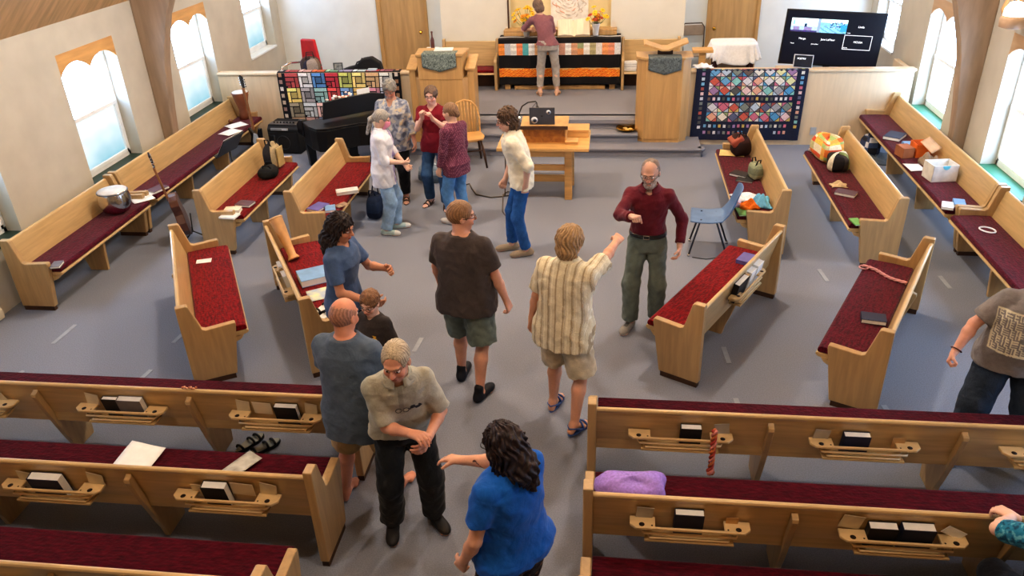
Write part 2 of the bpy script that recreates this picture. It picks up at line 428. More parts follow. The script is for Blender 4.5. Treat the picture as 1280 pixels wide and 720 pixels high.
def pew(label, L_, loc, rz, mids=(), racks=(), ends=(1, 1), velvet=VELVET, group='oak pews with velvet cushions', z=0., cush=True):
    t = thing('church_pew', label, 'pew', (loc[0], loc[1], z), rz, group)
    if ends[0]: end_panel('end_panel', 0, .06, t)
    if ends[1]: end_panel('end_panel', L_-.06, L_, t)
    a, b = (.06 if ends[0] else 0), (L_-.06 if ends[1] else L_)
    # back plank: leaning board with rounded cap
    poly = [(.003, .762), (.008, .774), (.022, .778), (.036, .772), (.042, .760), (.118, .45), (.125, .36), (.098, .36), (.09, .45), (.02, .73)]
    MB().prism(poly, 0, a, b).build('back_rest', WOOD, t, bevel=.003)
    # seat board with bull nose
    poly = [(.11, .385), (.48, .395), (.525, .40), (.545, .415), (.545, .43), (.53, .437), (.11, .425)]
    MB().prism(poly, 0, a-.0, b+.0).build('seat', WOOD, t, bevel=.004)
    for q in (a, b-.05): MB().prism([(.14, .386), (.44, .386), (.50, .396), (.47, .355), (.42, .335), (.14, .335)], 0, q, q+.05).build('seat_bracket', WOOD, t, bevel=.004)
    if cush:
        poly = [(.115, .432), (.53, .438), (.537, .45), (.535, .478), (.515, .492), (.3, .497), (.13, .49), (.118, .475)]
        MB().prism(poly, 0, a+.004, b-.004).build('seat_cushion', velvet, t, bevel=.008, seg=2)
    for x in mids:
        poly = [(.003, .695), (-.018, .69), (-.022, .665), (-.012, .64), (.02, .52), (.07, .36), (.12, .2), (.16, .09), (.18, 0), (.40, 0), (.42, .2), (.44, .384), (.14, .384), (.118, .36), (.095, .36), (.088, .45), (.022, .71)]
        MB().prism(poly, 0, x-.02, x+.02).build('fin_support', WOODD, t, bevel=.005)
    for x in racks: rack(t, x)
    return t
P_ = {}
P_['W1'] = pew('oak pew against the left wall, nearest one, with the silver drum on its seat', 1.93, (-6.19, 8.54), R(-90), (.97,), velvet=VELVETD)
P_['W2'] = pew('long oak pew against the left wall under the arch, sheet music on its seat', 3.5, (-6.19, 12.08), R(-90), (1.2, 2.35), velvet=VELVETD)
P_['A'] = pew('oak pew with a beige and black bag at its far end, acoustic guitar behind it', 1.93, (-4.8, 9.95), R(-90), (.97,))
P_['B'] = pew('oak pew holding a purple folder and white book, beside the white-shirted woman', 1.95, (-3.7, 9.97), R(-90), (.97,))
P_['C'] = pew('angled oak pew at left, red cushion bare except one small white card', 1.96, (-4.6, 7.09), R(-60.6), (.98,))
P_['D'] = pew('angled oak pew with a wooden drum and blue folder, behind the woman in blue tee', 1.92, (-3.62, 7.23), R(-58.6), (.96,), racks=(1.0,))
P_['E'] = pew('oak pew with brown handbag and orange cloth on its seat, by the blue chair', 2.36, (1.95, 8.23), R(90), (1.2,), velvet=VELVETD)
P_['F'] = pew('oak pew with a patchwork bag on its far end, right of the diamond quilt', 2.5, (3.1, 8.05), R(90), (1.25,), velvet=VELVETD)
P_['G'] = pew('long oak pew against the right wall with cartons and an orange bin', 3.72, (4.22, 8.47), R(90), (1.25, 2.48), velvet=VELVETD)
P_['H'] = pew('oak wall pew at right edge with a white ring on its cushion', 1.96, (4.22, 6.49), R(90), (.98,), velvet=VELVETD)
P_['I'] = pew('angled oak pew beside the bearded man, purple book on its red cushion', 1.9, (.79, 5.68), R(60.5), (.95,), racks=(.98,))
P_['J'] = pew('angled oak pew at right with a dark book and knotted ribbon on its cushion', 1.95, (2.17, 5.36), R(63.4), (.97,), velvet=VELVETD)
for nm, y, lab in (('L1', 4.32, 'front pew of the rear left block, bald man stands at its end'), ('L2', 3.50, 'second pew of the rear left block, white paper lying on its seat'), ('L3', 2.70, 'pew of the rear left block cut off by bottom edge of picture')):
    P_[nm] = pew('long oak '+lab, 3.68, (-5.45, y), 0, (1.22, 2.44), racks=(.68, 1.885, 3.085), velvet=VELVETR)
for nm, y, lab in (('R1', 4.32, 'front pew of the rear right block, braided ribbon hanging from its rack'), ('R2', 3.50, 'second pew of the rear right block, purple bag on its seat'), ('R3', 2.78, 'pew of the rear right block with only its corner showing at bottom edge')):
    P_[nm] = pew('long oak '+lab, 3.66, (-.11, y), 0, (1.22, 2.44), racks=(.63, 1.83, 3.03), velvet=VELVETR)
# chancel benches (taller backs, between panel ends)
def bench(label, xa, xb, red):
    t = thing('chancel_bench', label, 'bench', (xa, 14.22, ZP), R(180), 'chancel benches')
    L_ = xb-xa
    t.location = (xb, 14.22, ZP)
    for q in (0, L_-.05):
        poly = [(0, 0), (.42, 0), (.42, .5), (.38, .54), (.14, .60), (.08, .83), (0, .83)]
        MB().prism(poly, 0, q, q+.05).build('end_panel', WOODD, t, bevel=.01)
    MB().prism([(0, .36), (0, .78), (.025, .785), (.05, .78), (.07, .45), (.07, .36)], 0, .05, L_-.05).build('back_rest', WOOD, t, bevel=.004)
    MB().prism([(.05, .27), (.4, .27), (.43, .285), (.42, .31), (.05, .31)], 0, .05, L_-.05).build('seat', WOOD, t, bevel=.004)
    MB().b2((.06, .06, 0), (L_-.06, .08, .27)).build('skirt_board', PLINTH, t)
    if red: MB().b2((.06, .07, .312), (L_-.06, .4, .36)).build('seat_cushion', VELVET, t, bevel=.015)
    return t
bench('oak chancel bench with red cushion left of the cloth-covered altar', -3.03, -2.02, True)
bench('oak chancel bench right of the altar holding a stack of hymnals', .14, 1.14, False)

# ------------------------------------------------------------------ books and papers
COVER = {'black': cm('book_black', (24, 24, 28), .6), 'navy': cm('book_navy', (34, 40, 66), .6), 'purple': cm('book_purple', (96, 92, 158), .6), 'plum': cm('book_plum', (92, 70, 82), .6), 'white': cm('book_white', (232, 232, 230), .6),
         'blue': cm('book_blue', (120, 160, 204), .6), 'green': cm('book_green', (112, 168, 92), .6), 'tan': cm('book_tan', (196, 170, 126), .6), 'grey': cm('book_grey', (112, 110, 116), .6), 'cream': cm('book_cream', (226, 216, 190), .7)}
def book(label, c, size, loc, rz=0., rot=None, group=None, name='book', cat='book', pages=PAPER):
    """closed book lying flat: size = (width, depth, thickness); spine on -x"""
    w, d, h = size
    t = thing(name, label, cat, loc, rz, group, rot)
    m = MB(); k = min(.004, h*.2)
    m.b2((-w/2, -d/2, 0), (w/2, d/2, k)); m.b2((-w/2, -d/2, h-k), (w/2, d/2, h)); m.b2((-w/2, -d/2, 0), (-w/2+k, d/2, h))
    m.build('cover', COVER[c], t, bevel=.0012)
    MB().b2((-w/2+k, -d/2+.004, k), (w/2-.005, d/2-.004, h-k)).build('pages', pages, t)
    return t
def sheet(label, size, loc, rz=0., rot=None, m=PAPER, group=None, name='paper_sheet', cat='paper', curl=.004):
    w, d = size
    def fn(u, v): return ((u-.5)*w, (v-.5)*d, curl*math.sin(u*3+v*2)+curl+(.0))
    o = MB().grid(fn, 6, 6).build(name, m, None, loc=loc, solid=.0015)
    o.rotation_euler = rot if rot else (0, 0, rz)
    return tag(o, label, cat, group)
def rbook(label, c, x0, x1, y, ztop, th=.035, h=.19, group='hymnals standing in the pew racks'):
    """book standing in a pew rack, page edges upward, leaning on the pew back"""
    w = x1-x0
    t = thing('hymnal', label, 'book', ((x0+x1)/2, y-.002, ztop-.012), 0, group, (R(11), 0, 0))
    m = MB(); k = .004
    m.b2((-w/2, 0, -h), (w/2, k, 0)); m.b2((-w/2, -th, -h), (w/2, -th+k, 0)); m.b2((-w/2, -th, -h), (-w/2+k, k, 0))
    m.build('cover', COVER[c], t, bevel=.0012)
    MB().b2((-w/2+k, -th+k, -h+.004), (w/2-.004, 0, -.005)).build('pages', PAPER, t)
    return t
def rcard(label, x0, x1, y, ztop, tilt=0., m=PAGES, h=.12, name='card', group='cards tucked in the pew racks'):
    w = x1-x0
    o = MB().b2((-w/2, -.001, -h), (w/2, .001, 0)).build(name, m, None, loc=((x0+x1)/2, y-.012, ztop))
    o.rotation_euler = (R(12), R(tilt), 0)
    return tag(o, label, 'card', group)
CARD = cm('pale_card', (206, 196, 172), .8)
yL1, yL2 = 4.343, 3.523
rcard('grey card leaning left of two hymnals, middle rack of front left pew', -3.83, -3.73, yL1, .70, 12, CARD)
rbook('smaller dark hymnal in front left pew rack, beside a wider one', 'black', -3.70, -3.58, yL1, .69)
rbook('wide dark hymnal in front left pew rack, beside a smaller one', 'grey', -3.57, -3.38, yL1, .70, .05)
rcard('grey card at left end of the front left pew rack nearest the bald man', -2.65, -2.55, yL1, .70, 10, CARD)
rcard('cream folded leaflet standing in rack nearest the bald man', -2.53, -2.39, yL1, .69, 3, PAGES, name='leaflet', group='leaflets in the pew racks')
rbook('black hymnal in the rack nearest the bald man, beside cream leaflet', 'black', -2.36, -2.19, yL1, .70, .045)
rcard('pale card at the right end of the rack nearest the bald man', -2.13, -2.04, yL1, .70, 10, CARD)
rcard('grey card at left end of the rack on second left pew, beside white book', -3.80, -3.70, yL2, .68, 10, CARD)
rbook('white-edged blue hymnal in second left pew rack, below the white paper', 'navy', -3.70, -3.48, yL2, .69, .06)
rcard('pale card alone at right end of second left pew rack holding one hymnal', -3.30, -3.19, yL2, .70, 14, CARD)
rcard('small cream card left of the hymnal in second left pew rack near its end', -2.60, -2.53, yL2, .66, 4, CARD)
rbook('thick black hymnal in second left pew rack below the clear leaflet', 'black', -2.51, -2.35, yL2, .70, .055)
rcard('curled cream leaflet beside thick black hymnal on second left pew', -2.33, -2.18, yL2, .69, 4, PAGES, name='leaflet', group='leaflets in the pew racks')
rcard('pale card at right end of second left pew rack, near the V-shaped pew end', -2.13, -2.02, yL2, .70, 12, CARD)
rbook('black-edged hymnal standing alone in rack with the hanging braid', 'black', .52, .66, yL1, .68, .045)
rcard('grey printed card behind the hanging braid', .74, .84, yL1, .69, -6, cm('grey_card', (170, 166, 158), .8))
rcard('grey ticket at left end of the rack right of the braid', 1.40, 1.50, yL1, .68, 4, cm('grey_card', (170, 166, 158), .8))
rbook('navy hymnal in the front right pew rack right of the braid', 'navy', 1.58, 1.75, yL1, .68, .045)
rcard('small tan card at right end of front right pew rack right of the braid', 1.90, 1.98, yL1, .64, 0, cm('tan_card', (196, 156, 104), .8))
rcard('folded grey card in second right pew rack below the purple bag', .21, .31, yL2, .69, 3, cm('grey_card', (170, 166, 158), .8))
rbook('dark hymnal in second right pew rack below the purple bag', 'navy', .43, .60, yL2, .70, .045)
rcard('small tan card at right end of the rack below the purple bag', .73, .80, yL2, .65, 0, cm('tan_card', (196, 156, 104), .8))
rcard('pale card left of two hymnals in second right pew rack', 1.38, 1.50, yL2, .72, 8, CARD)
rbook('black hymnal of the pair in second right pew rack, with yellowed pages', 'black', 1.52, 1.68, yL2, .69, .05)
rbook('navy hymnal of the pair in second right pew rack, wider one', 'navy', 1.70, 1.88, yL2, .70, .055)
rcard('white card poking sideways from second right pew rack near the teal sleeve', 1.95, 2.07, yL2, .66, 28, PAPER, .07)
rcard('pale card in the rack of the bottom left pew at picture corner', -3.88, -3.74, 2.71, .66, 8, CARD)
rcard('pale card in the cut-off rack at far left of front left pew', -4.66, -4.52, yL1, .655, -14, CARD, .09)
# hymnals in the angled pew racks
def local(pw, x, y, z):
    M = Matrix.Translation(pw.location) @ Matrix.Rotation(pw.rotation_euler.z, 4, 'Z')
    return M @ Vector((x, y, z))
for x, w, c, lab in ((1.30, .15, 'white', 'pale hymnal at far end of the rack on angled pew by bearded man'), (1.13, .13, 'white', 'pale hymnal second along the rack on angled pew by bearded man'), (.90, .24, 'black', 'black book leaning in the rack on angled pew by bearded man')):
    t = rbook(lab, c, -w/2, w/2, 0, 0, .05)
    t.location = local(P_['I'], x-.08, .022, .70); t.rotation_euler = (R(11), 0, P_['I'].rotation_euler.z)
for x, w, lab in ((.85, .13, 'pale hymnal in the rack behind the wooden drum pew, upper one'), (1.08, .13, 'pale hymnal in the rack behind the wooden drum pew, lower one')):
    t = rbook(lab, 'white', -w/2, w/2, 0, 0, .04)
    t.location = local(P_['D'], x, .022, .69); t.rotation_euler = (R(11), 0, P_['D'].rotation_euler.z)

ZS = .497
book('small grey book at the near end of the left wall pew', 'grey', (.10, .14, .025), (-5.70, 6.70, ZS), R(15))
book('dark brown book on the left wall pew just past the silver drum', 'plum', (.17, .24, .03), (-5.72, 8.80, ZS), R(-20))
sheet('white printed sheet on wall pew beside the dark brown book', (.2, .26), (-5.76, 8.50, ZS+.002), R(-40), group='sheets beside the silver drum')
sheet('second white sheet on wall pew overlapping the first, by the silver drum', (.2, .26), (-5.80, 8.62, ZS+.008), R(-15), group='sheets beside the silver drum')
sheet('open white music book page on the far left wall pew, nearer of two', (.23, .3), (-5.80, 11.15, ZS+.004), R(-20), group='music on the wall pew', name='music_sheet')
sheet('white music sheet on the far left wall pew beside the djembe', (.23, .3), (-5.86, 11.50, ZS+.004), R(-35), group='music on the wall pew', name='music_sheet')
book('thick cream paperback at near end of pew, below the beige bag', 'cream', (.19, .13, .045), (-4.42, 8.16, ZS), R(8))
book('white booklet underneath, at very near end of the beige bag pew', 'white', (.2, .15, .02), (-4.40, 8.02, ZS), R(-6))
book('plum hymnal lying past the cream paperback on beige bag pew', 'plum', (.2, .15, .03), (-4.36, 8.37, ZS), R(-8))
book('purple folder on the pew beside the dark-haired woman', 'purple', (.17, .23, .03), (-3.42, 8.30, ZS), R(-20))
book('pale blue paperback next to the purple folder', 'blue', (.12, .17, .03), (-3.26, 8.26, ZS), R(20))
sheet('colour printed leaflet with a portrait beside the purple folder', (.1, .16), (-3.17, 8.40, ZS+.002), R(-35), m=cm('leaflet_tan', (186, 158, 130), .7, .3, scale=(20, 20, 20), col2=(92, 74, 62)), name='leaflet')
book('white book lying toward far end of the pew by white-shirted woman', 'white', (.27, .13, .04), (-3.22, 8.80, ZS), R(24))
book('small white card lying at the top of the bare red cushion', 'white', (.15, .09, .006), (-4.17, 6.88, ZS), R(20), name='card', cat='card')
b = book('thick binder with a pale blue cover on the wooden drum pew', 'blue', (.26, .3, .07), (-2.86, 6.56, ZS), R(-58), name='binder', cat='binder')
sheet('yellow and blue leaflet beside the blue binder', (.22, .24), (-2.70, 6.26, ZS+.002), R(-60), m=cm('leaflet_lime', (226, 228, 178), .7, .2, scale=(9, 9, 9), col2=(150, 170, 214)), name='leaflet')
book('purple-blue hymnal at far end of the angled pew by bearded man', 'purple', (.2, .15, .04), (1.36, 7.16, ZS), R(60))
book('dark blue hardback lying on the angled pew with ribbon', 'navy', (.2, .14, .04), (2.26, 6.08, ZS), R(-12))
book('dusty plum book in the middle of the patchwork bag pew', 'plum', (.23, .15, .035), (2.72, 8.93, ZS), R(-30))
book('green booklet tucked against the near end of patchwork bag pew', 'green', (.1, .18, .012), (2.64, 8.14, ZS), R(10))
book('dark plum hardback on right wall pew, farthest item on it', 'navy', (.22, .3, .045), (3.86, 11.02, ZS), R(-35))
book('small light blue book behind the brown box on right wall pew', 'blue', (.12, .14, .05), (3.92, 10.66, ZS), R(0))
sheet('white sheet on right wall pew between brown box and white carton', (.2, .26), (3.76, 9.84, ZS+.002), R(5))
book('white paperback at the near end of right wall pew, nearer of two', 'white', (.12, .18, .03), (3.72, 8.60, ZS), R(-20), group='paperbacks at the wall pew end')
book('pale blue paperback at the near end of right wall pew, beside wall', 'blue', (.12, .18, .04), (3.86, 8.66, ZS), R(-15), group='paperbacks at the wall pew end')
sheet('tan manila folder on the pew with the brown handbag', (.32, .24), (1.60, 10.32, ZS+.004), R(-10), m=cm('manila', (222, 194, 130), .7), name='folder', cat='folder')
book('white-paged open book on the pew beside the sage bag', 'black', (.22, .16, .03), (1.60, 9.52, ZS), R(-35))
book('black booklet under the white-paged book by the sage bag', 'black', (.2, .16, .015), (1.64, 9.36, ZS), R(-20))
book('teal and green magazine at near end of pew beneath orange cloth', 'green', (.16, .22, .01), (1.50, 8.37, ZS), R(5), name='magazine', cat='magazine')
sheet('white angled sheet of paper on second left pew seat', (.27, .34), (-3.20, 3.83, .51), R(0), rot=(R(8), 0, R(-8)), curl=.01)
sheet('grey clear-covered leaflet on second left pew, pointing at the sandals', (.13, .3), (-2.45, 3.84, .52), rot=(0, 0, R(-28)), m=cm('clear_cover', (150, 148, 138), .25, .25, scale=(12, 12, 12), col2=(196, 196, 188)), name='leaflet')
for i in range(4):
    book('hymnal in the neat stack on the bench right of the altar, %s' % ('lowest', 'second from bottom', 'third from bottom', 'topmost')[i], 'white' if i % 2 else 'grey', (.22, .15, .036), (.29, 13.96, ZP+.314+i*.0372), R(3*i), group='hymnal stack on the bench')

# ------------------------------------------------------------------ quilts on the half walls
def quilt_logcabin():
    """left quilt: log-cabin blocks; grid of coloured strips over black"""
    W_, Hh = 2.02, 1.02; x0 = -5.33
    m = MB(); yf = 12.165
    def pt(u, v, e=0.):
        # u along the wall, v down from the top edge; wraps over the wall cap
        x = x0+u*W_; s = v*Hh
        wv = .008*math.sin(u*25)+.006*math.sin(u*11+1)
        if s < .12: return (x, yf+.145-s*1.2-.0, 1.17+e)
        return (x+.03*(s-.12)*math.sin(u*6), yf-.022-wv*min(1, (s-.12)*3)-e, 1.17-(s-.12))
    m.grid(pt, 60, 36, (26, 26, 32))
    rnd = random.Random(3)
    def quad(u0, u1, v0, v1, c):
        n = max(1, int((u1-u0)*40)); k = max(1, int((v1-v0)*30))
        def f(a, b): return pt(u0+(u1-u0)*a, v0+(v1-v0)*b, .004)
        m.grid(f, n, k, c, smooth=False)
    rows = [[(170, 60, 64), (210, 160, 156), (214, 96, 48), (120, 180, 150), (150, 150, 200), (180, 205, 216), (170, 40, 52), (120, 60, 80)],
            [(178, 60, 62), (226, 226, 228), (64, 120, 186), (196, 36, 54), (176, 184, 88), (230, 206, 120), (216, 176, 126), (206, 206, 200)],
            [(230, 206, 110), (150, 146, 150), (150, 200, 200), (204, 60, 60), (90, 130, 180), (220, 180, 90), (190, 120, 140), (150, 160, 180)],
            [(130, 120, 98), (206, 214, 220), (216, 176, 170), (110, 160, 130), (190, 70, 70), (160, 190, 210), (200, 170, 110), (160, 120, 90)],
            [(200, 160, 120), (150, 110, 100), (110, 120, 150), (220, 200, 150), (120, 150, 120), (190, 120, 80), (150, 170, 190), (180, 60, 60)]]
    bu, bv = .88/8, .235
    for r0 in range(5):
        for c0 in range(8):
            base = rows[r0][c0]; U = .065+c0*bu; V = .0+(.13 if r0 else -.0)+(r0-1)*bv*(1 if r0 else 0)
            hh = .10 if r0 == 0 else bv-.012
            if r0 == 0: V = .015
            def sh(k): return tuple(max(10, min(250, int((v*.8+40)*k))) for v in base)
            g = .008; w = bu-g
            if r0 == 0:
                quad(U, U+w*.3, V, V+hh, sh(1.15)); quad(U+w*.36, U+w, V, V+hh*.42, sh(.85)); quad(U+w*.36, U+w, V+hh*.55, V+hh, sh(1.1))
            elif (r0+c0) % 3 == 1:
                for k in range(3):
                    a = k*.32
                    quad(U+w*a*0, U+w*(1-a)-g*0, V+hh*a, V+hh*(a+.24), sh(1.05-.12*k)); quad(U+w*(1-a-.24), U+w*(1-a), V+hh*(a+.3), V+hh, sh(.9+.1*k))
            else:
                quad(U, U+w*.2, V+hh*.28, V+hh, sh(1.1)); quad(U, U+w*.7, V, V+hh*.22, sh(1.2)); quad(U+w*.76, U+w, V, V+hh*.72, sh(.95))
                quad(U+w*.27, U+w*.7, V+hh*.3, V+hh*.7, sh(.8)); quad(U+w*.27, U+w, V+hh*.78, V+hh, sh(1.05))
    for k in range(9):
        V = .02+k*.108
        for U in (.012, .955):
            quad(U, U+.026, V, V+.06, rnd.choice([(190, 170, 150), (206, 196, 186), (150, 120, 110), (214, 206, 200), (170, 130, 100)]))
    o = m.build('log_cabin_quilt', VC, None)
    tag(o, 'black quilt of colourful log-cabin blocks hung over left half wall behind the piano', 'quilt')
quilt_logcabin()
def quilt_diamond():
    W_, Hh = 1.62, 1.14; x0 = 1.24
    m = MB(); yf = 12.15
    def pt(u, v, e=0.):
        x = x0+u*W_; s = v*Hh
        wv = .01*math.sin(u*19+v*2)+.006*math.sin(u*41)
        if s < .06: return (x, yf+.05-s*1.2, 1.168+e)
        q = s-.06
        y = yf-.018-wv*min(1, q*2)-e
        if u < .05: y += .0
        return (x+.02*q*math.sin(u*5)-.03*q*(1-u), y, 1.168-q)
    pal = None; m.grid(pt, 50, 40, (32, 38, 62))
    rnd = random.Random(11)
    pal = [(214, 214, 218), (60, 140, 196), (196, 92, 120), (222, 160, 130), (90, 70, 60), (150, 152, 160), (224, 222, 160), (196, 72, 52), (120, 196, 190), (70, 76, 110), (150, 110, 160), (200, 170, 70), (230, 226, 214), (130, 150, 96), (90, 160, 210), (60, 62, 60), (226, 190, 190), (150, 60, 50), (180, 200, 220), (110, 120, 110)]
    pal = [tuple(int(v*.78+40) for v in c) for c in pal]
    def poly(ps, c):
        # subdivided triangle/quad in uv
        if len(ps) == 3: ps = [ps[0], ps[1], ps[2], ps[2]]
        a, b, c2, d = ps
        def f(s, t):
            u = (a[0]*(1-s)+b[0]*s)*(1-t)+(d[0]*(1-s)+c2[0]*s)*t; v = (a[1]*(1-s)+b[1]*s)*(1-t)+(d[1]*(1-s)+c2[1]*s)*t
            return pt(u, v, .003)
        m.grid(f, 2, 2, c, smooth=False)
    def band(v0, rows, cols, uu0=.125, uu1=.905, rh=.118):
        cw = (uu1-uu0)/cols
        for r0 in range(rows):
            va = v0+r0*rh; vb = va+rh
            for c0 in range(cols):
                ua = uu0+c0*cw; um = ua+cw/2; ub = ua+cw; vm = (va+vb)/2
                g = .07
                # centre diamond and the corner triangles between
                def ins(p, q): return (q[0]+(p[0]-q[0])*(1-g*1.4), q[1]+(p[1]-q[1])*(1-g*1.4))
                ctr = (um, vm)
                ps = [(um, va), (ub, vm), (um, vb), (ua, vm)]
                poly([ins(p, ctr) for p in ps], rnd.choice(pal))
                for tri in ([(ua, va), (um, va), (ua, vm)], [(um, va), (ub, va), (ub, vm)], [(ua, vm), (um, vb), (ua, vb)], [(ub, vm), (ub, vb), (um, vb)]):
                    cx = sum(p[0] for p in tri)/3; cy = sum(p[1] for p in tri)/3
                    poly([(cx+(p[0]-cx)*.8, cy+(p[1]-cy)*.8) for p in tri], rnd.choice(pal))
    band(.015, 3, 8, rh=.125); band(.485, 2, 8, rh=.13)
    def sq(u, v, c, w=.024, h=.042): poly([(u, v), (u+w, v), (u+w, v+h), (u, v+h)], c)
    for k in range(18):
        sq(.125+k*.0437, .415, rnd.choice(pal)); sq(.11+k*.0437, .785, rnd.choice(pal)); 
        if k < 9 or k > 14: sq(.11+k*.0437, .875, rnd.choice(pal))
    for k in range(13):
        sq(.055, .02+k*.065, rnd.choice(pal), .028, .04); sq(.94, .01+k*.065, rnd.choice(pal), .028, .04)
    o = m.build('diamond_quilt', VC, None)
    tag(o, 'navy quilt of multicoloured diamonds hung over right half wall beside the lectern', 'quilt')
quilt_diamond()

# ------------------------------------------------------------------ pulpit and lectern
DAM = mat('grey_damask', (142, 156, 150), .9, .1, (26, 26, 26), col2=(52, 62, 60), detail=2, dist=2.)
DAM2 = mat('slate_damask', (108, 118, 120), .9, .1, (22, 22, 22), col2=(60, 68, 70), detail=2, dist=2.)
def plan_box(m, half, z0, z1):
    m.prism(half, 2, z0, z1)
def hang_cloth(parent, w, h, y, z, M_, tip=.07):
    m = MB()
    def fn(u, v):
        x = (u-.5)*w; drop = h-tip*abs(u-.5)*2
        s = v*(drop+.2)-.2
        wv = .004*math.sin(u*14)
        return (x, y+.2 if s < -.19 else (y-s if s < 0 else y-.004-wv*min(1, s*8)), z if s < 0 else z-s)
    m.grid(fn, 16, 14); m.build('antependium', M_, parent, solid=.004)
t = thing('lectern', 'tall honey oak lectern with a slate damask cloth, right of the chancel steps', 'lectern', (.75, 11.85, .14))
def facet(w, d, ch): return [(-w/2+ch, 0), (w/2-ch, 0), (w/2, ch*.9), (w/2, d), (-w/2, d), (-w/2, ch*.9)]
MB().prism(facet(.78, .42, .12), 2, .05, 1.24).build('body', PULP, t, bevel=.006)
MB().prism(facet(.76, .41, .12), 2, 0, .05).build('plinth', PULP, t)
MB().prism([(-.27, -.012), (.2, -.012), (.2, .01), (-.27, .01)], 2, .05, 1.22).build('front_panel', PULP, t, bevel=.004)
MB().prism([(x*1.06, y*1.06-.02) for x, y in facet(.78, .42, .12)], 2, 1.24, 1.28).build('ledge', PULP, t, bevel=.008)
m = MB()
m.prism([(-.31, 1.445), (-.29, 1.455), (-.04, 1.37), (.04, 1.37), (.30, 1.47), (.33, 1.475), (.33, 1.455), (.06, 1.345), (-.05, 1.345), (-.31, 1.425)], 1, .1, .42); m.build('book_rest', PULP, t, bevel=.003)
MB().b2((-.1, .2, 1.28), (.12, .3, 1.36)).build('rest_block', PLINTH, t)
hang_cloth(t, .48, .25, -.025, 1.285, DAM2)
t = thing('pulpit', 'honey oak pulpit with patterned grey cloth, behind the woman in maroon tee', 'pulpit', (-2.58, 11.75, .14))
MB().prism(facet(.86, .40, .10), 2, 0, 1.02).build('body', PULP, t, bevel=.006)
for q in (-.50, .40): MB().b2((q, .06, 0), (q+.10, .40, 1.14)).build('side_wing', PULP, t, bevel=.01)
for q in (-.53, .37): MB().prism([(.03, 1.13), (.41, 1.26), (.41, 1.29), (.03, 1.16)], 0, q, q+.16).build('wing_cap', PULP, t, bevel=.006)
MB().prism([(-.34, -.01), (.34, -.01), (.36, .36), (-.36, .36)], 2, 1.0, 1.34).build('upper_case', PULP, t, bevel=.006)
MB().prism([(-.36, -.03), (.36, -.03), (.40, .39), (-.40, .39)], 2, 1.34, 1.39).build('desk_top', PULP, t, bevel=.012)
hang_cloth(t, .52, .27, -.036, 1.394, DAM)
book('open white service book lying on the pulpit top', 'white', (.28, .2, .012), (-2.55, 11.98, 1.535), R(4))
# ------------------------------------------------------------------ altar
t = thing('altar_table', 'oak altar table under a striped black cloth at the back of the stage', 'table', (-.93, 13.86, ZP))
MB().b2((-1.0, .0, .83), (1.0, .36, .875)).build('table_top', PULP, t, bevel=.006)
for sx in (-1, 1): MB().b2((sx*.92-.05, .04, 0), (sx*.92+.05, .34, .83)).build('leg', PULP, t, bevel=.006)
MB().b2((-.8, .03, 0), (.8, .33, .07)).build('kick_board', PULP, t, bevel=.006)
m = MB(); rnd = random.Random(5)
def acl(u, v, e=0.):
    x = (u-.5)*2.1; s = v*1.14
    fold = .012*math.sin(x*9)+.008*math.sin(x*23+1)
    if s < .36: return (x*(1.0), .34-s, .882+e+.003*math.sin(x*13))
    q = s-.36; return (x*(1+.0*q), -.022-fold*min(1, q*2.5)-e, .88-q)
def acol(u, v):
    s = v*1.14
    if s < .36: return (32, 30, 32) if s > .24 or s < .16 else (206, 206, 206)
    q = s-.36
    x = (u-.5)*2.1
    if q < .075: return (30, 28, 30)
    if q < .275:
        k = int((x+1.05)/.105)
        cs = [(222, 140, 70), (196, 200, 206), (216, 214, 206), (214, 130, 90), (90, 170, 176), (226, 222, 214), (222, 170, 120), (150, 170, 150), (186, 178, 120), (226, 222, 216), (206, 160, 140), (224, 220, 214), (196, 150, 120), (190, 160, 140), (228, 224, 216), (170, 160, 120), (226, 222, 216), (222, 150, 100), (210, 140, 110), (224, 222, 220)]
        b = cs[k % 20]
        if int(q/.05) % 2 and k % 3 != 1: b = tuple(min(245, int(w*1.12)) for w in b)
        if k in (8, 13): b = (160, 170, 130) if q < .17 else (214, 150, 100)
        return b
    if q < .49: return (26, 25, 28)
    w = .02*math.sin(x*14)
    if q < .645: return ((236, 150, 50), (226, 108, 40), (240, 170, 70), (214, 84, 36))[int(x*37+q*60) % 4] if q > .51+w*.5 else (216, 176, 120)
    return (26, 25, 28)
m.grid(acl, 120, 76, acol)
tag(m.build('altar_cloth', VC, None, loc=(-.93, 13.86, ZP), solid=.005), 'black cloth with orange stripe and pale patchwork band, draped over the altar', 'cloth')
m = MB(); m.b2((-.98, .2, 0), (.98, .5, .06)); m.b2((-.98, .2, .06), (.98, .46, .1))
tag(m.build('altar_shelf', PULP, None, loc=(-.93, 13.86, ZP+.886), bevel=.008), 'long low oak shelf running across the back of the altar top', 'shelf')
t = thing('open_bible', 'large open book resting on the altar beside the woman', 'book', (-.68, 13.9, 1.32), R(4))
m = MB()
for sg in (-1, 1):
    m.prism([(0, 0), (sg*.05, .035), (sg*.16, .05), (sg*.27, .03), (sg*.27, .0)], 1, .0, .34)
m.build('pages', PAGES, t); MB().b2((-.28, -.01, -.012), (.28, .35, 0)).build('cover', COVER['tan'], t)
for mm in t.children: mm.rotation_euler = (R(38), 0, 0)
t.location.z = 1.325
FLW = [cm('petal_yellow', (240, 196, 40), .7), cm('petal_gold', (226, 150, 30), .7), cm('petal_rust', (176, 70, 40), .7), cm('stem_green', (84, 110, 60), .7)]
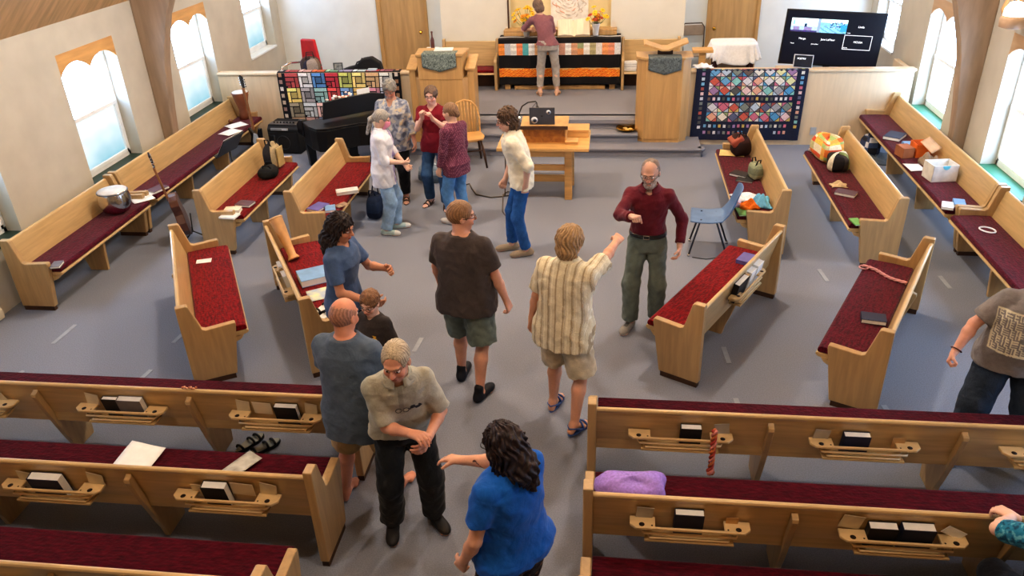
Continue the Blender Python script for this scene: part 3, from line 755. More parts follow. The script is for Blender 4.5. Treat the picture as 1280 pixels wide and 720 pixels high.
def flowers(label, x, y, z, rust, jar):
    t = thing('flower_vase', label, 'flower vase', (x, y, z), 0, 'altar flowers')
    MB().lathe([(.045, 0), (.05, .01), (.055, .1), (.075, .2), (.08, .205), (.07, .2), (.05, .1)], 18).build('vase', jar, t)
    rnd = random.Random(int(x*100))
    for i in range(26):
        a = rnd.uniform(0, 2*PI); rr = rnd.uniform(0, .19); zz = .29+rnd.uniform(-.04, .17)*(1.2-rr*2); p = Vector((rr*math.cos(a)*1.2, rr*math.sin(a)*.7, zz))
        m = MB(); mi = 0
        k = 2 if (rust and i < 7) else rnd.choice((0, 0, 1))
        m.tube([(p.x*.15, p.y*.15, .17), (p.x*.6, p.y*.6, p.z*.7), p], .003, 5, mi=1)
        up = Vector((p.x, p.y-.1, .25)).normalized(); q = up.to_track_quat('Z', 'Y').to_matrix()
        for j in range(9):
            w = 2*PI*j/9; c = p+q @ Vector((math.cos(w)*.026, math.sin(w)*.026, .004))
            m.ell(c, (.022, .011, .005), 6, rot=q @ RZ(w), k=4)
        m.ell(p+q @ Vector((0, 0, .006)), (.013, .013, .008), 8, mi=2, k=4)
        m.build('flower', [FLW[k], FLW[3], FLW[2]], t)
flowers('white vase of yellow and rust flowers on the altar, right of the open book', -.31, 13.98, 1.32, True, cm('white_vase', (214, 214, 214), .3))
flowers('vase of yellow flowers the woman at the altar is arranging', -1.50, 13.98, 1.32, False, cm('grey_vase', (170, 170, 166), .3))
# relief artwork in the niche
t = thing('relief_artwork', 'white square relief panel of swirling leaf shapes in the niche above altar', 'artwork', (-.79, 14.59, 1.36))
MB().b2((-.33, -.03, 0), (.33, 0, 1.1)).build('panel', cm('art_white', (236, 230, 220), .8), t, bevel=.004)
m = MB(); rnd = random.Random(9)
for ring in range(6):
    rr = .045+ring*.047; n = 5+ring*2
    for k in range(n):
        a0 = 2*PI*k/n+ring*.5; pts = []
        for j in range(7):
            a = a0+j/6*2*PI/n*.8; pts.append((rr*math.cos(a)*(1+.12*math.sin(j)), -.034, .5+rr*1.25*math.sin(a)))
        c = (214, 200, 186) if rnd.random() < .7 else (226, 176, 150)
        m.tube(pts, [.003+.007*math.sin(PI*j/6) for j in range(7)], 5, c)
m.build('relief_swirls', VCP, t)
m = MB()
for k in range(6):
    m.ell((.08+.025*k*.6, -.036, .68+.03*k), (.03, .006, .012), 8, (226, 120+k*14, 90), rot=rot3(0, R(-40-k*8), 0), k=5)
m.build('coral_leaves', VCP, t)

# ------------------------------------------------------------------ communion table and what stands on it
TW = mat('table_oak', (206, 160, 98), .4, .09, (2.5, 26, 26), coat=.2)
t = thing('communion_table', 'oak trestle communion table in front of the chancel steps', 'table', (-.88, 10.15, 0))
MB().b2((-.60, -.40, .705), (.60, .40, .75)).build('table_top', TW, t, bevel=.008)
for sx in (-1, 1):
    x = sx*.33
    MB().prism([(x-.05, 0), (x+.05, 0), (x+.05, .70), (x-.05, .70)], 1, -.30, -.22).build('leg', TW, t, bevel=.008)
    MB().b2((x-.05, .22, 0), (x+.05, .30, .70)).build('leg', TW, t, bevel=.008)
    MB().b2((x-.045, -.33, .64), (x+.045, .33, .705)).build('top_bearer', TW, t, bevel=.006)
MB().b2((-.33, -.27, .40), (.33, -.23, .48)).build('stretcher', TW, t, bevel=.005); MB().b2((-.33, -.02, .15), (.33, .03, .24)).build('stretcher', TW, t, bevel=.005)
MB().b2((-.33, -.29, .60), (.33, -.25, .70)).build('apron', TW, t, bevel=.005)
BURL = mat('burled_panel', (176, 116, 52), .4, .15, (7, 7, 7), coat=.2, col2=(128, 78, 34), dist=2.5)
t = thing('tabletop_lectern', 'wooden tabletop lectern with burled panel carrying the laptop', 'lectern', (-.87, 10.0, .75))
MB().prism([(-.05, 0), (.24, 0), (.24, .24), (-.05, .20)], 0, -.29, .29).build('case', TW, t, bevel=.004)
MB().b2((-.27, -.056, .02), (.27, -.048, .185)).build('burl_panel', BURL, t)
MB().prism([(-.08, .195), (-.08, .22), (.28, .275), (.28, .245)], 0, -.31, .31).build('sloped_top', PULP, t, bevel=.005)
MB().b2((-.31, -.09, .20), (.31, -.075, .245)).build('lip', PLINTH, t)
t = thing('laptop', 'dark grey laptop with two round stickers open on the tabletop lectern', 'laptop', (-.90, 10.02, .985))
MB().b2((-.165, -.0, 0), (.165, .22, .014)).build('base', GREYP, t, bevel=.003)
m = MB(); m.b2((-.165, -.006, 0), (.165, .004, .225)); m.build('lid', cm('slate_lid', (66, 68, 76), .4), t, bevel=.003)
m = MB(); rr = rot3(R(90), 0, 0)
for (x, z_, r0) in ((-.10, .06, .045), (.085, .165, .03)):
    m.lathe([(r0, 0), (1e-4, .0008)], 16, (x, -.0065, z_), (222, 222, 226), rot=rr); m.lathe([(r0*.55, 0), (1e-4, .0005)], 10, (x+.006, -.0076, z_-.004), (60, 66, 80), rot=rr)
m.lathe([(.012, 0), (1e-4, .0008)], 10, (0, -.0065, .115), (30, 30, 34), rot=rr); m.build('stickers', VCP, t)
t = thing('gooseneck_lamp', 'black gooseneck light curving over the laptop from the table', 'lamp', (-1.22, 10.2, .75))
m = MB(); m.lathe([(.05, 0), (.05, .015), (.015, .025), (.012, .05)], 16); m.build('base', BLACK, t)
m = MB(); m.tube([(0, 0, .03), (-.005, 0, .2), (.0, .01, .33), (.04, .02, .42), (.12, .03, .47), (.22, .04, .48), (.235, .04, .46), (.24, .04, .40)], .009, 8); m.tube([(.23, .03, .47), (.18, .02, .41), (.19, .02, .35), (.23, .03, .38), (.24, .03, .46)], .004, 6); m.build('neck', BLACK, t)
MB().lathe([(.012, .05), (.026, .02), (.03, 0)], 12, (.24, .04, .37)).build('head', BLACK, t)
MB().ell((.0, -.012, .28), (.012, .012, .012)).build('bulb', cm('warm_bulb', (255, 226, 170), .4, emit=6.), t)
for lab, loc, sz in (('small flat oak box on the right end of the communion table', (-.51, 9.98, .75), (.16, .16, .045)), ('square oak tray standing behind the flat box on communion table', (-.44, 10.36, .75), (.28, .28, .10))):
    t = thing('wooden_box', lab, 'box', loc); w, d, h_ = sz
    MB().b2((-w/2, -d/2, 0), (w/2, d/2, h_*.7)).build('box_body', TW, t, bevel=.004); MB().b2((-w/2-.006, -d/2-.006, h_*.7), (w/2+.006, d/2+.006, h_)).build('lid', TW, t, bevel=.004)
t = thing('handheld_microphone', 'black microphone held low by the person in cream shirt', 'microphone', (-1.10, 8.30, .82), 0, rot=(R(20), R(-30), 0))
MB().lathe([(.012, -.12), (.015, 0), (.018, .02)], 12).build('handle', BLACK, t); MB().ell((0, 0, .04), (.024, .024, .028)).build('grille', GREYP, t)
m = MB(); m.tube([(-1.40, 10.0, .70), (-1.40, 9.98, .35), (-1.42, 9.96, .012), (-1.46, 9.92, .01), (-1.60, 9.88, .01), (-1.82, 9.98, .01), (-1.92, 10.2, .01), (-1.98, 10.38, .01), (-2.06, 10.3, .01)], .009, 6)
m.tube([(-1.46, 9.92, .01), (-1.36, 9.96, .01), (-1.33, 10.06, .01), (-1.40, 10.10, .01), (-1.45, 9.98, .012), (-1.38, 9.4, .012), (-1.2, 8.7, .2), (-1.12, 8.33, .72)], .007, 6)
tag(m.build('microphone_cable', cm('cable_brown', (78, 70, 60), .6), None), 'dark cable looping over the carpet from the table to the cream-shirted person', 'cable')
# ------------------------------------------------------------------ piano, amplifier, instruments
t = thing('grand_piano', 'black baby grand piano with music desk, before the log-cabin quilt', 'piano', (-3.83, 11.22, 0), R(219))
def outline(k=1., dx=0):
    return [(-.62*k, -.26), (.72*k, -.26), (.74*k, .12), (.70*k, .30), (.58*k, .37), (.1*k, .40), (-.12*k, .52), (-.28*k, .72), (-.46*k, .76), (-.58*k, .66), (-.62*k, .5)]
MB().prism(outline(), 2, .40, .72).build('case', BLACK, t, bevel=.015)
MB().prism([(-.62, -.18), (.74, -.18), (.75, .12), (.71, .31), (.58, .385), (.1, .415), (-.12, .535), (-.28, .735), (-.46, .775), (-.59, .67), (-.635, .5)], 2, .725, .75).build('lid', BLACK, t, bevel=.006)
m = MB(); m.b2((-.66, -.50, .52), (.74, -.24, .60)); m.build('keybed', BLACK, t, bevel=.01)
MB().b2((-.56, -.49, .60), (.64, -.30, .618)).build('keyboard', PAPER, t)
MB().b2((-.58, -.44, .62), (.66, -.30, .64)).build('fallboard', BLACK, t, bevel=.004)
for x in (-.66, .68): MB().prism([(-.50, .50), (-.22, .50), (-.22, .76), (-.36, .74), (-.50, .64)], 0, x-.03, x+.06).build('cheek', BLACK, t, bevel=.01)
MB().prism([(-.52, .78), (-.50, 1.0), (-.30, 1.05), (.22, 1.05), (.46, 1.03), (.5, .78)], 1, .02, .045).build('music_desk', BLACK, t, bevel=.01)
for x, y in ((-.55, -.36), (.62, -.36), (-.4, .55)): MB().prism([(x-.05, .0), (x+.05, .0), (x+.07, .42), (x-.07, .42)], 1, y-.05, y+.05).build('leg', BLACK, t, bevel=.008)
m = MB(); m.b2((.0, -.1, .06), (.14, -.02, .40)); m.b2((-.08, -.26, .04), (.2, -.2, .07)); m.build('pedal_lyre', BLACK, t, bevel=.005)
tag(MB().b2((-.1, .0, 0), (.1, .006, .12)).build('sheet_music', PAPER, None, loc=(-3.68, 11.34, 1.0), rz=R(39)), 'white sheet music standing on the right of the piano desk', 'paper')
m = MB(); rnd = random.Random(2)
for k in range(26): m.ell((rnd.uniform(-.2, .2), rnd.uniform(-.03, .05), .012+abs(rnd.gauss(0, .014))+(.03 if k % 5 == 0 else 0)), (.022, .02, .012), 6, rnd.choice([(246, 240, 232), (240, 214, 200), (230, 150, 120), (250, 248, 244)]), k=4)
tag(m.build('flower_garland', VCP, None, loc=(-3.98, 11.09, 1.035), rz=R(39)), 'pale garland of white and coral blooms along the piano desk top', 'flowers')
tag(MB().b2((-.12, -.09, 0), (.12, .09, .006)).build('music_book', cm('leaflet_pink', (222, 168, 176), .7, .2, scale=(12, 12, 12), col2=(150, 190, 196)), None, loc=(-4.24, 11.35, .642), rz=R(39)), 'pink and teal music booklet lying at the end of the piano keys', 'booklet')
t = thing('guitar_amplifier', 'black guitar amplifier with control knobs beside the grand piano', 'amplifier', (-5.16, 11.82, 0), R(6))
MB().prism([(-.2, 0), (.2, 0), (.2, .40), (.14, .46), (-.2, .46)][::-1], 0, -.26, .26).build('cabinet', BLACKM, t, bevel=.012)
for mm in t.children: mm.rotation_euler = (0, 0, R(180))
MB().b2((-.235, -.212, .03), (.235, -.20, .35)).build('speaker_grille', BLACKM, t)
m = MB(); m.tube([(.11*math.cos(a), -.214, .19+.11*math.sin(a)) for a in [2*PI*k/24 for k in range(24)]], .006, 5, closed=True); m.build('speaker_ring', cm('dark_ring', (52, 54, 60), .4), t)
MB().b2((-.24, -.16, .458), (.24, .02, .468)).build('control_panel', GREYP, t)
for k in range(7): MB().lathe([(.014, 0), (.012, .02)], 10, (-.18+k*.055, -.07, .468)).build('knob', BLACK, t)
pl_ = MB().b2((-.19, -.216, .385), (.10, -.20, .42)).build('badge', cm('silver_badge', (150, 152, 156), .4), t)
MB().b2((.0, -.2185, .39), (.09, -.215, .415)).build('badge_plate', cm('bright_badge', (214, 216, 220), .4), t)
t.rotation_euler = (0, 0, R(-4))
def guitar(label, name, loc, rot, body, top, outline_, neckL, head_dark, stand=None):
    t = thing(name, label, 'guitar', loc, 0, None, rot)
    th = .04 if name == 'bass_guitar' else .10
    MB().prism(outline_, 1, -th/2, th/2).build('body', body, t, bevel=.008)
    zt = max(z_ for x, z_ in outline_)
    m = MB(); m.prism([(-.028, zt-.05), (.028, zt-.05), (.022, zt+neckL), (-.022, zt+neckL)], 1, th/2-.005, th/2+.018); m.build('neck', cm('maple_neck', (140, 96, 62), .5), t, bevel=.003)
    MB().prism([(-.022, zt+neckL), (.022, zt+neckL), (.045, zt+neckL+.16), (.02, zt+neckL+.19), (-.04, zt+neckL+.17)], 1, th/2-.012, th/2+.006).build('headstock', head_dark, t, bevel=.003)
    m = MB()
    for k in range(4):
        for sx in (-1, 1): m.tube([(sx*.035, th/2-.005, zt+neckL+.03+k*.035), (sx*.068, th/2-.005, zt+neckL+.032+k*.035)], .009, 6)
    m.build('tuning_pegs', CHROME, t)
    if top is not None:
        m = MB(); m.lathe([(.05, 0), (1e-4, .001)], 18, (0, th/2+.0005, zt*.62), rot=rot3(R(-90), 0, 0)) if name != 'bass_guitar' else m.prism([(-.09, .06), (.05, .05), (.1, .2), (.03, .36), (-.06, .36)], 1, th/2, th/2+.003)
        m.build('pickguard' if name == 'bass_guitar' else 'sound_hole', top, t); MB().b2((-.07, th/2, zt*.32), (.07, th/2+.012, zt*.36)).build('bridge', BLACK, t)
    return t
ac = [(-.0, 0), (.14, .01), (.195, .10), (.19, .2), (.135, .29), (.125, .34), (.15, .42), (.12, .49), (.04, .51), (-.04, .51), (-.12, .49), (-.15, .42), (-.125, .34), (-.135, .29), (-.19, .2), (-.195, .10), (-.14, .01)]
guitar('brown acoustic guitar on a stand behind the pew end, headstock up', 'acoustic_guitar', (-5.22, 8.42, .12), (R(-8), R(-6), R(118)), cm('rosewood', (92, 56, 42), .35, coat=.3), cm('hole_dark', (30, 22, 18), .7), ac, .40, cm('head_dark', (40, 28, 26), .4))
m = MB(); m.tube([(-.16, -.1, 0), (0, .06, .1), (0, .08, .34)], .008, 6); m.tube([(.16, -.1, 0), (0, .06, .1)], .008, 6); m.tube([(0, .2, 0), (0, .06, .1)], .008, 6); m.tube([(-.1, -.12, .13), (-.1, .05, .11), (.1, .05, .11), (.1, -.12, .13)], .008, 6)
tag(m.build('guitar_stand', BLACK, None, loc=(-5.22, 8.42, 0), rz=R(-62)), 'black tubular stand holding the brown acoustic guitar', 'stand')
bs = [(0, 0), (.13, .02), (.18, .12), (.15, .22), (.12, .28), (.17, .40), (.13, .42), (.05, .34), (-.04, .34), (-.10, .46), (-.16, .47), (-.13, .28), (-.16, .2), (-.18, .1), (-.12, .02)]
guitar('sunburst black bass guitar standing upright near the far left wall pew', 'bass_guitar', (-5.42, 11.25, .12), (R(-6), R(-4), R(150)), BLACK, cm('pearl_guard', (214, 220, 222), .3), bs, .62, cm('head_black', (24, 22, 24), .4))
m = MB(); m.tube([(-.16, -.12, 0), (0, .05, .1), (0, .08, .5)], .008, 6); m.tube([(.16, -.12, 0), (0, .05, .1)], .008, 6); m.tube([(0, .2, 0), (0, .05, .1)], .008, 6); m.tube([(-.09, -.1, .14), (-.09, .05, .11), (.09, .05, .11), (.09, -.1, .14)], .008, 6)
tag(m.build('guitar_stand', BLACK, None, loc=(-5.42, 11.25, 0), rz=R(-30)), 'black stand under the black bass guitar', 'stand')
t = thing('music_stand', 'black folding music stand with a white score beside the wall pew', 'stand', (-5.12, 9.72, 0), R(-100))
m = MB()
for k in range(3): m.tube([(.22*math.cos(2.1*k), .22*math.sin(2.1*k), .01), (0, 0, .2)], .009, 6)
m.build('tripod', BLACK, t); MB().tube([(0, 0, .12), (0, 0, .70)], .011, 8).build('pole', BLACK, t)
m = MB(); m.box((0, .03, .80), (.46, .012, .28), rot3(R(-35), 0, 0)); m.box((0, -.07, .69), (.46, .05, .01), rot3(R(-35), 0, 0)); m.build('desk', BLACK, t)
o = MB().b2((-.2, -.002, -.13), (.2, .002, .13)).build('score_sheet', PAPER, None, loc=(-5.12, 9.72, 0)); o.rotation_euler = (R(-35), 0, R(-100))
o.location = Matrix.Translation((-5.12, 9.72, 0)) @ Matrix.Rotation(R(-100), 4, 'Z') @ Vector((0, .018, .815)); tag(o, 'white score open on the black music stand', 'paper')
def drum(name, label, loc, prof, shell, skin_, r0, extra=None, rot=None):
    t = thing(name, label, 'drum', loc, 0, None, rot)
    MB().lathe(prof, 24).build('shell', shell, t); zt = prof[-1][1]
    MB().lathe([(prof[-1][0]*1.0, zt), (prof[-1][0]*.98, zt+.006), (1e-4, zt+.008)], 24).build('drum_head', skin_, t)
    m = MB(); m.tube([(prof[-1][0]*1.03*math.cos(a), prof[-1][0]*1.03*math.sin(a), zt-.01) for a in [2*PI*k/28 for k in range(28)]], .008, 6, closed=True); m.build('rim', extra or shell, t)
    return t
SKN = cm('drum_skin', (214, 214, 212), .6)
drum('djembe', 'brown djembe drum with pale head standing on the far end of wall pew', (-5.88, 11.88, ZS), [(.085, 0), (.07, .1), (.065, .17), (.10, .28), (.125, .38), (.125, .43)], cm('djembe_wood', (122, 74, 52), .5), SKN, .12)
drum('kettle_drum', 'shiny silver tabla-like drum on the near left wall pew', (-5.86, 8.12, ZS), [(.10, 0), (.15, .03), (.185, .10), (.19, .16), (.17, .24), (.165, .27)], CHROME, SKN, .17, GREYP)
wd_ = drum('wooden_drum', 'tall tan wooden drum leaning on its pew behind the dark-haired woman', (-3.22, 6.96, ZS+.01), [(.095, 0), (.085, .02), (.06, .06), (.065, .2), (.085, .40), (.088, .42), (.088, .44), (.10, .60), (.10, .62)], cm('drum_tan', (196, 150, 98), .45), cm('drum_skin_tan', (222, 196, 156), .6), .1, cm('drum_tan_rim', (206, 166, 118), .5), rot=(R(-22), R(-28), 0))
tag(MB().ell((0, 0, .035), (.04, .035, .035)).build('egg_shaker', cm('shaker_brown', (110, 70, 44), .5), None, loc=(-6.0, 11.62, ZS)), 'small round brown shaker on wall pew beside the music sheet', 'shaker')
for mm in wd_.children: mm.scale = (.7, .7, .75)
# ------------------------------------------------------------------ chairs and stage furniture
t = thing('windsor_chair', 'oak hoop-back Windsor chair at the foot of the pulpit', 'chair', (-2.1, 11.18, 0), R(200))
MB().prism([(-.21, -.18), (.21, -.18), (.23, .05), (.18, .2), (-.18, .2), (-.23, .05)], 2, .42, .455).build('seat', TW, t, bevel=.012)
for sx in (-1, 1):
    for sy in (-1, 1): MB().tube([(sx*.15, sy*.13, .43), (sx*.19, sy*.19, .2), (sx*.21, sy*.22, 0)], [.015, .021, .013], 8).build('leg', PLINTH, t)
MB().tube([(-.19, -.02, .2), (.19, -.02, .2)], .012, 8).build('stretcher', PLINTH, t)
m = MB(); m.tube([(-.2, -.15, .45), (-.21, -.19, .62), (-.185, -.23, .80), (-.11, -.255, .89), (0, -.26, .92), (.11, -.255, .89), (.185, -.23, .80), (.21, -.19, .62), (.2, -.15, .45)], .013, 8); m.build('back_hoop', TW, t)
for k in range(7):
    x = -.135+k*.045; MB().tube([(x*.95, -.155, .45), (x*1.1, -.26+.02*abs(k-3)/3, .91-.0085*(k-3)**2)], .007, 6).build('spindle', TW, t)
BP = cm('blue_plastic', (86, 116, 156), .4)
t = thing('school_chair', 'blue plastic school chair with steel legs facing left by the pew end', 'chair', (1.12, 8.42, 0), R(84))
m = MB()
def seatf(u, v):
    x = (u-.5)*.40
    if v < .5:
        y = .20-v*.76; z_ = .43-.02*math.sin(v*2*PI)+.02*abs(u-.5)*2*(v)*2; return (x, y, z_)
    w = (v-.5)*2; cv = .05*(1-(abs(u-.5)*2)**2)
    return (x*(1.0-.04*w), -.18-.11*w-.05*min(1, w*4)+.04*(abs(u-.5)*2)**2, .435+.02*min(1, w*4)+w*.34-.03*(abs(u-.5)*2)**4*w)
m.grid(seatf, 14, 20); m.build('seat_shell', BP, t, solid=.012, sub=1)
for sx in (-1, 1):
    for sy, top in ((.16, .08), (-.2, -.08)):
        l = MB().tube([(sx*.12, top, .425), (sx*.16, top*1.2, .40), (sx*.20, sy*1.18, .015)], .011, 8).build('leg', cm('dark_steel', (60, 66, 78), .35, metal=.6), t)
        MB().lathe([(.016, 0), (.014, .03)], 10, (sx*.20, sy*1.18, 0)).build('glide', CHROME, l)
t = thing('covered_table', 'small dark table under a white lace-edged cloth by the right door', 'table', (1.98, 13.75, ZP))
MB().b2((-.33, -.18, .78), (.33, .25, .815)).build('table_top', cm('mahogany', (72, 34, 34), .4), t)
for sx in (-1, 1):
    for y in (-.15, .21): MB().b2((sx*.29-.03, y-.03, 0), (sx*.29+.03, y+.03, .78)).build('leg', cm('mahogany', (72, 34, 34), .4), t, bevel=.004)
MB().b2((-.27, .2, .30), (.27, .22, .75)).build('back_panel', cm('tan_panel', (150, 130, 108), .6), t)
m = MB()
def tc_(u, v):
    x = (u-.5); d = v
    a = u*2*PI; r0 = Vector((math.copysign(abs(math.cos(a))**.35, math.cos(a))*.36, .035+math.copysign(abs(math.sin(a))**.35, math.sin(a))*.25, 0))
    if v < .3: k = v/.3; return (r0.x*k, .035+(r0.y-.035)*k, .822)
    q = (v-.3)/.7; dr = .19+.12*max(0, -math.sin(a))**4+.06*abs(math.cos(a))**6
    fl = 1+.20*q+.05*q*math.sin(a*20); return (r0.x*fl, .035+(r0.y-.035)*(1+.3*q+.09*q*math.sin(a*20)), .822-q*dr-.018*q*math.sin(a*20+1))
m.grid(tc_, 96, 16); tag(m.build('white_tablecloth', CLOTHW, None, loc=(1.98, 13.75, ZP), solid=.004), 'white scalloped cloth over the small table by the right door', 'cloth')
t = thing('folding_chair', 'tan metal folding chair behind the lectern near the right door', 'chair', (1.42, 14.6, ZP), R(188))
m = MB(); m.tube([(-.2, -.12, 0), (-.2, -.16, .5), (-.2, -.18, .86), (-.15, -.19, .93), (.15, -.19, .93), (.2, -.18, .86), (.2, -.16, .5), (.2, -.12, 0)], .012, 8); m.build('back_frame', cm('bronze_tube', (86, 74, 64), .4, metal=.5), t)
m = MB(); m.tube([(-.18, .2, 0), (-.18, -.12, .55)], .011, 8); m.tube([(.18, .2, 0), (.18, -.12, .55)], .011, 8); m.build('front_legs', cm('bronze_tube', (86, 74, 64), .4, metal=.5), t)
MB().b2((-.19, -.2, .72), (.19, -.18, .90)).build('backrest', cm('chair_tan', (150, 134, 116), .6), t, bevel=.01); MB().b2((-.19, -.14, .43), (.19, .22, .455)).build('seat', cm('chair_tan', (150, 134, 116), .6), t, bevel=.01)
t = thing('hymn_stand', 'pale wooden stand top beside the folding chair, behind the lectern', 'stand', (1.42, 13.2, ZP))
MB().b2((-.16, -.1, .78), (.16, .12, .83)).build('top', TW, t, bevel=.006); MB().b2((-.05, -.03, .03), (.05, .05, .78)).build('post', TW, t, bevel=.005); MB().b2((-.16, -.12, 0), (.16, .14, .03)).build('foot', TW, t, bevel=.005)
m = MB(); m.grid(lambda u, v: ((u-.5)*.3*(1-.2*math.sin(v*3)), (v-.5)*.16, .03+.05*math.sin(u*PI)*math.sin(v*PI)+.008*math.sin(u*20)), 16, 8)
tag(m.build('folded_white_cloth', CLOTHW, None, loc=(1.34, 12.22, 1.166), solid=.01), 'folded white cloth lying on half wall at the corner of diamond quilt', 'cloth')
t = thing('brass_offering_plate', 'polished brass offering plate on the chancel step left of the lectern', 'plate', (.24, 12.0, .283))
MB().lathe([(.09, 0), (.11, .004), (.135, .03), (.175, .045), (.172, .052), (.13, .04), (.10, .014), (1e-4, .012)], 28).build('plate', BRASS, t)
for x, y in ((-.03, .02), (.05, -.02), (.0, -.05)): MB().ell((x, y, .028), (.035, .02, .014)).build('folded_offering', cm('offering_gold', (230, 200, 120), .4), t)
# red chair and things behind the left half wall
REDV = cm('red_vinyl', (186, 28, 36), .45)
t = thing('red_armchair', 'red armchair behind the left half wall with a bag on its seat', 'chair', (-5.32, 13.2, ZP), R(150))
MB().b2((-.24, -.2, .38), (.24, .25, .47)).build('seat', REDV, t, bevel=.03)
MB().prism([(-.24, .46), (.24, .46), (.19, 1.0), (-.15, 1.02)], 1, -.27, -.20).build('backrest', REDV, t, bevel=.025)
for sx in (-1, 1):
    m = MB(); m.tube([(sx*.25, -.22, .6), (sx*.27, .0, .63), (sx*.26, .22, .6), (sx*.24, .24, 0)], .018, 8); m.tube([(sx*.22, -.2, .4), (sx*.24, -.26, 0)], .018, 8); m.build('arm_and_leg', CHROME, t)
def bag(name, label, loc, size, cols, rz=0., rot=None, lumps=7, seed=1, handle=None, cat='bag', base=None):
    """soft fabric bag: lumpy rounded body with colour patches"""
    t = thing(name, label, cat, loc, rz, None, rot); w, d, h_ = size; m = MB(); rnd = random.Random(seed)
    nu, nv = 28, 16; ph = [rnd.uniform(0, 6) for _ in range(6)]
    def fn(u, v):
        a = u*2*PI; b_ = v*PI; sq = lambda c: math.copysign(abs(c)**.55, c)
        x = sq(math.cos(a))*math.sin(b_)**.5*w/2; y = sq(math.sin(a))*math.sin(b_)**.5*d/2; z_ = h_/2-math.copysign(abs(math.cos(b_))**.7, math.cos(b_))*h_/2
        k = 1+.06*math.sin(a*3+ph[0]+v*5)+.05*math.sin(a*5+ph[1]-v*7); top = .10*h_*math.sin(a*2+ph[2])*(v > .6)*(v-.6)/.4
        return (x*k*(1-.25*max(0, v-.5)), y*k*(1-.2*max(0, v-.5)), max(0, z_+top))
    def colf(u, v): return cols[(int(u*lumps)*3+int(v*lumps*.7)*5+seed) % len(cols)]
    m.grid(fn, nu, nv, colf, flip=False); m.build('fabric_body', VC, t)
    if handle:
        for sy in (-1, 1): MB().tube([(-w*.22, sy*d*.2, h_*.9), (-w*.15, sy*d*.3, h_*1.25), (w*.15, sy*d*.3, h_*1.25), (w*.22, sy*d*.2, h_*.9)], .009, 6, handle).build('handle', VC, t)
    return t
bag('floral_bag', 'grey and brown patterned bag on the red armchair', (-5.1, 13.08, ZP+.47), (.34, .26, .30), [(120, 104, 92), (72, 62, 60), (160, 148, 140), (96, 60, 60), (54, 54, 70)], R(20), seed=3, lumps=11, handle=(60, 50, 50))
t = thing('guitar_case', 'black guitar case standing on its side behind the left half wall', 'case', (-4.12, 12.75, ZP+.16), 0)
MB().prism([(-.42, .0), (.36, .0), (.40, .42), (.34, .66), (.2, .74), (.05, .72), (-.08, .62), (-.2, .60), (-.34, .56), (-.46, .46), (-.56, .44), (-.58, .40), (-.45, .38)], 1, -.07, .07).build('shell', BLACKM, t, bevel=.03, seg=3)
MB().tube([(-.1, 0, .60), (-.06, -.0, .66), (.0, 0, .68), (.04, 0, .72)], .012, 6).build('handle', BLACK, t)
t.location.z = ZP+.0
for mm in t.children: mm.scale = (1, 1, 1.15)
t = thing('picture_frame', 'small dark picture frame standing on the left half wall', 'frame', (-4.33, 12.24, 1.163), R(6))
m = MB()
for a, b_ in (((-.075, -.008, 0), (-.06, .008, .13)), ((.06, -.008, 0), (.075, .008, .13)), ((-.075, -.008, 0), (.075, .008, .015)), ((-.075, -.008, .115), (.075, .008, .13))): m.b2(a, b_)
m.build('frame', cm('pewter', (84, 88, 88), .4), t); MB().b2((-.06, -.002, .015), (.06, .002, .115)).build('photo', cm('photo_print', (180, 180, 176), .4, .3, scale=(20, 20, 20), col2=(70, 80, 84)), t)
tag(MB().b2((-.07, -.05, 0), (.07, .05, .03)).build('tissue_pack', cm('pale_blue_card', (170, 190, 206), .6), None, loc=(-3.78, 12.24, 1.163)), 'small pale blue pack on left half wall in front of the guitar case', 'pack')
t = thing('bench_bottles', 'cluttered white parcel and bottle on a stool behind the pulpit', 'clutter', (-2.99, 13.4, ZP)) if False else None
t = thing('side_stool', 'small stool beside the left chancel bench holding paper and a bottle', 'stool', (-3.2, 14.05, ZP))
MB().b2((-.13, -.13, .50), (.13, .13, .54)).build('top', BIRCH, t, bevel=.006)
for sx in (-1, 1):
    for sy in (-1, 1): MB().b2((sx*.1-.018, sy*.1-.018, 0), (sx*.1+.018, sy*.1+.018, .5)).build('leg', BIRCH, t)
tag(MB().b2((-.11, -.1, 0), (.11, .1, .16)).build('paper_stack', PAPER, None, loc=(-3.2, 14.05, ZP+.541), bevel=.006), 'stack of white papers on the stool beside left chancel bench', 'paper')
tag(MB().lathe([(.03, 0), (.035, .01), (.035, .14), (.014, .2), (.014, .26), (.018, .265), (.018, .29)], 14).build('bottle', cm('brown_bottle', (104, 62, 56), .3), None, loc=(-3.18, 14.03, ZP+.702)), 'slim brown bottle standing on the white paper stack', 'bottle')
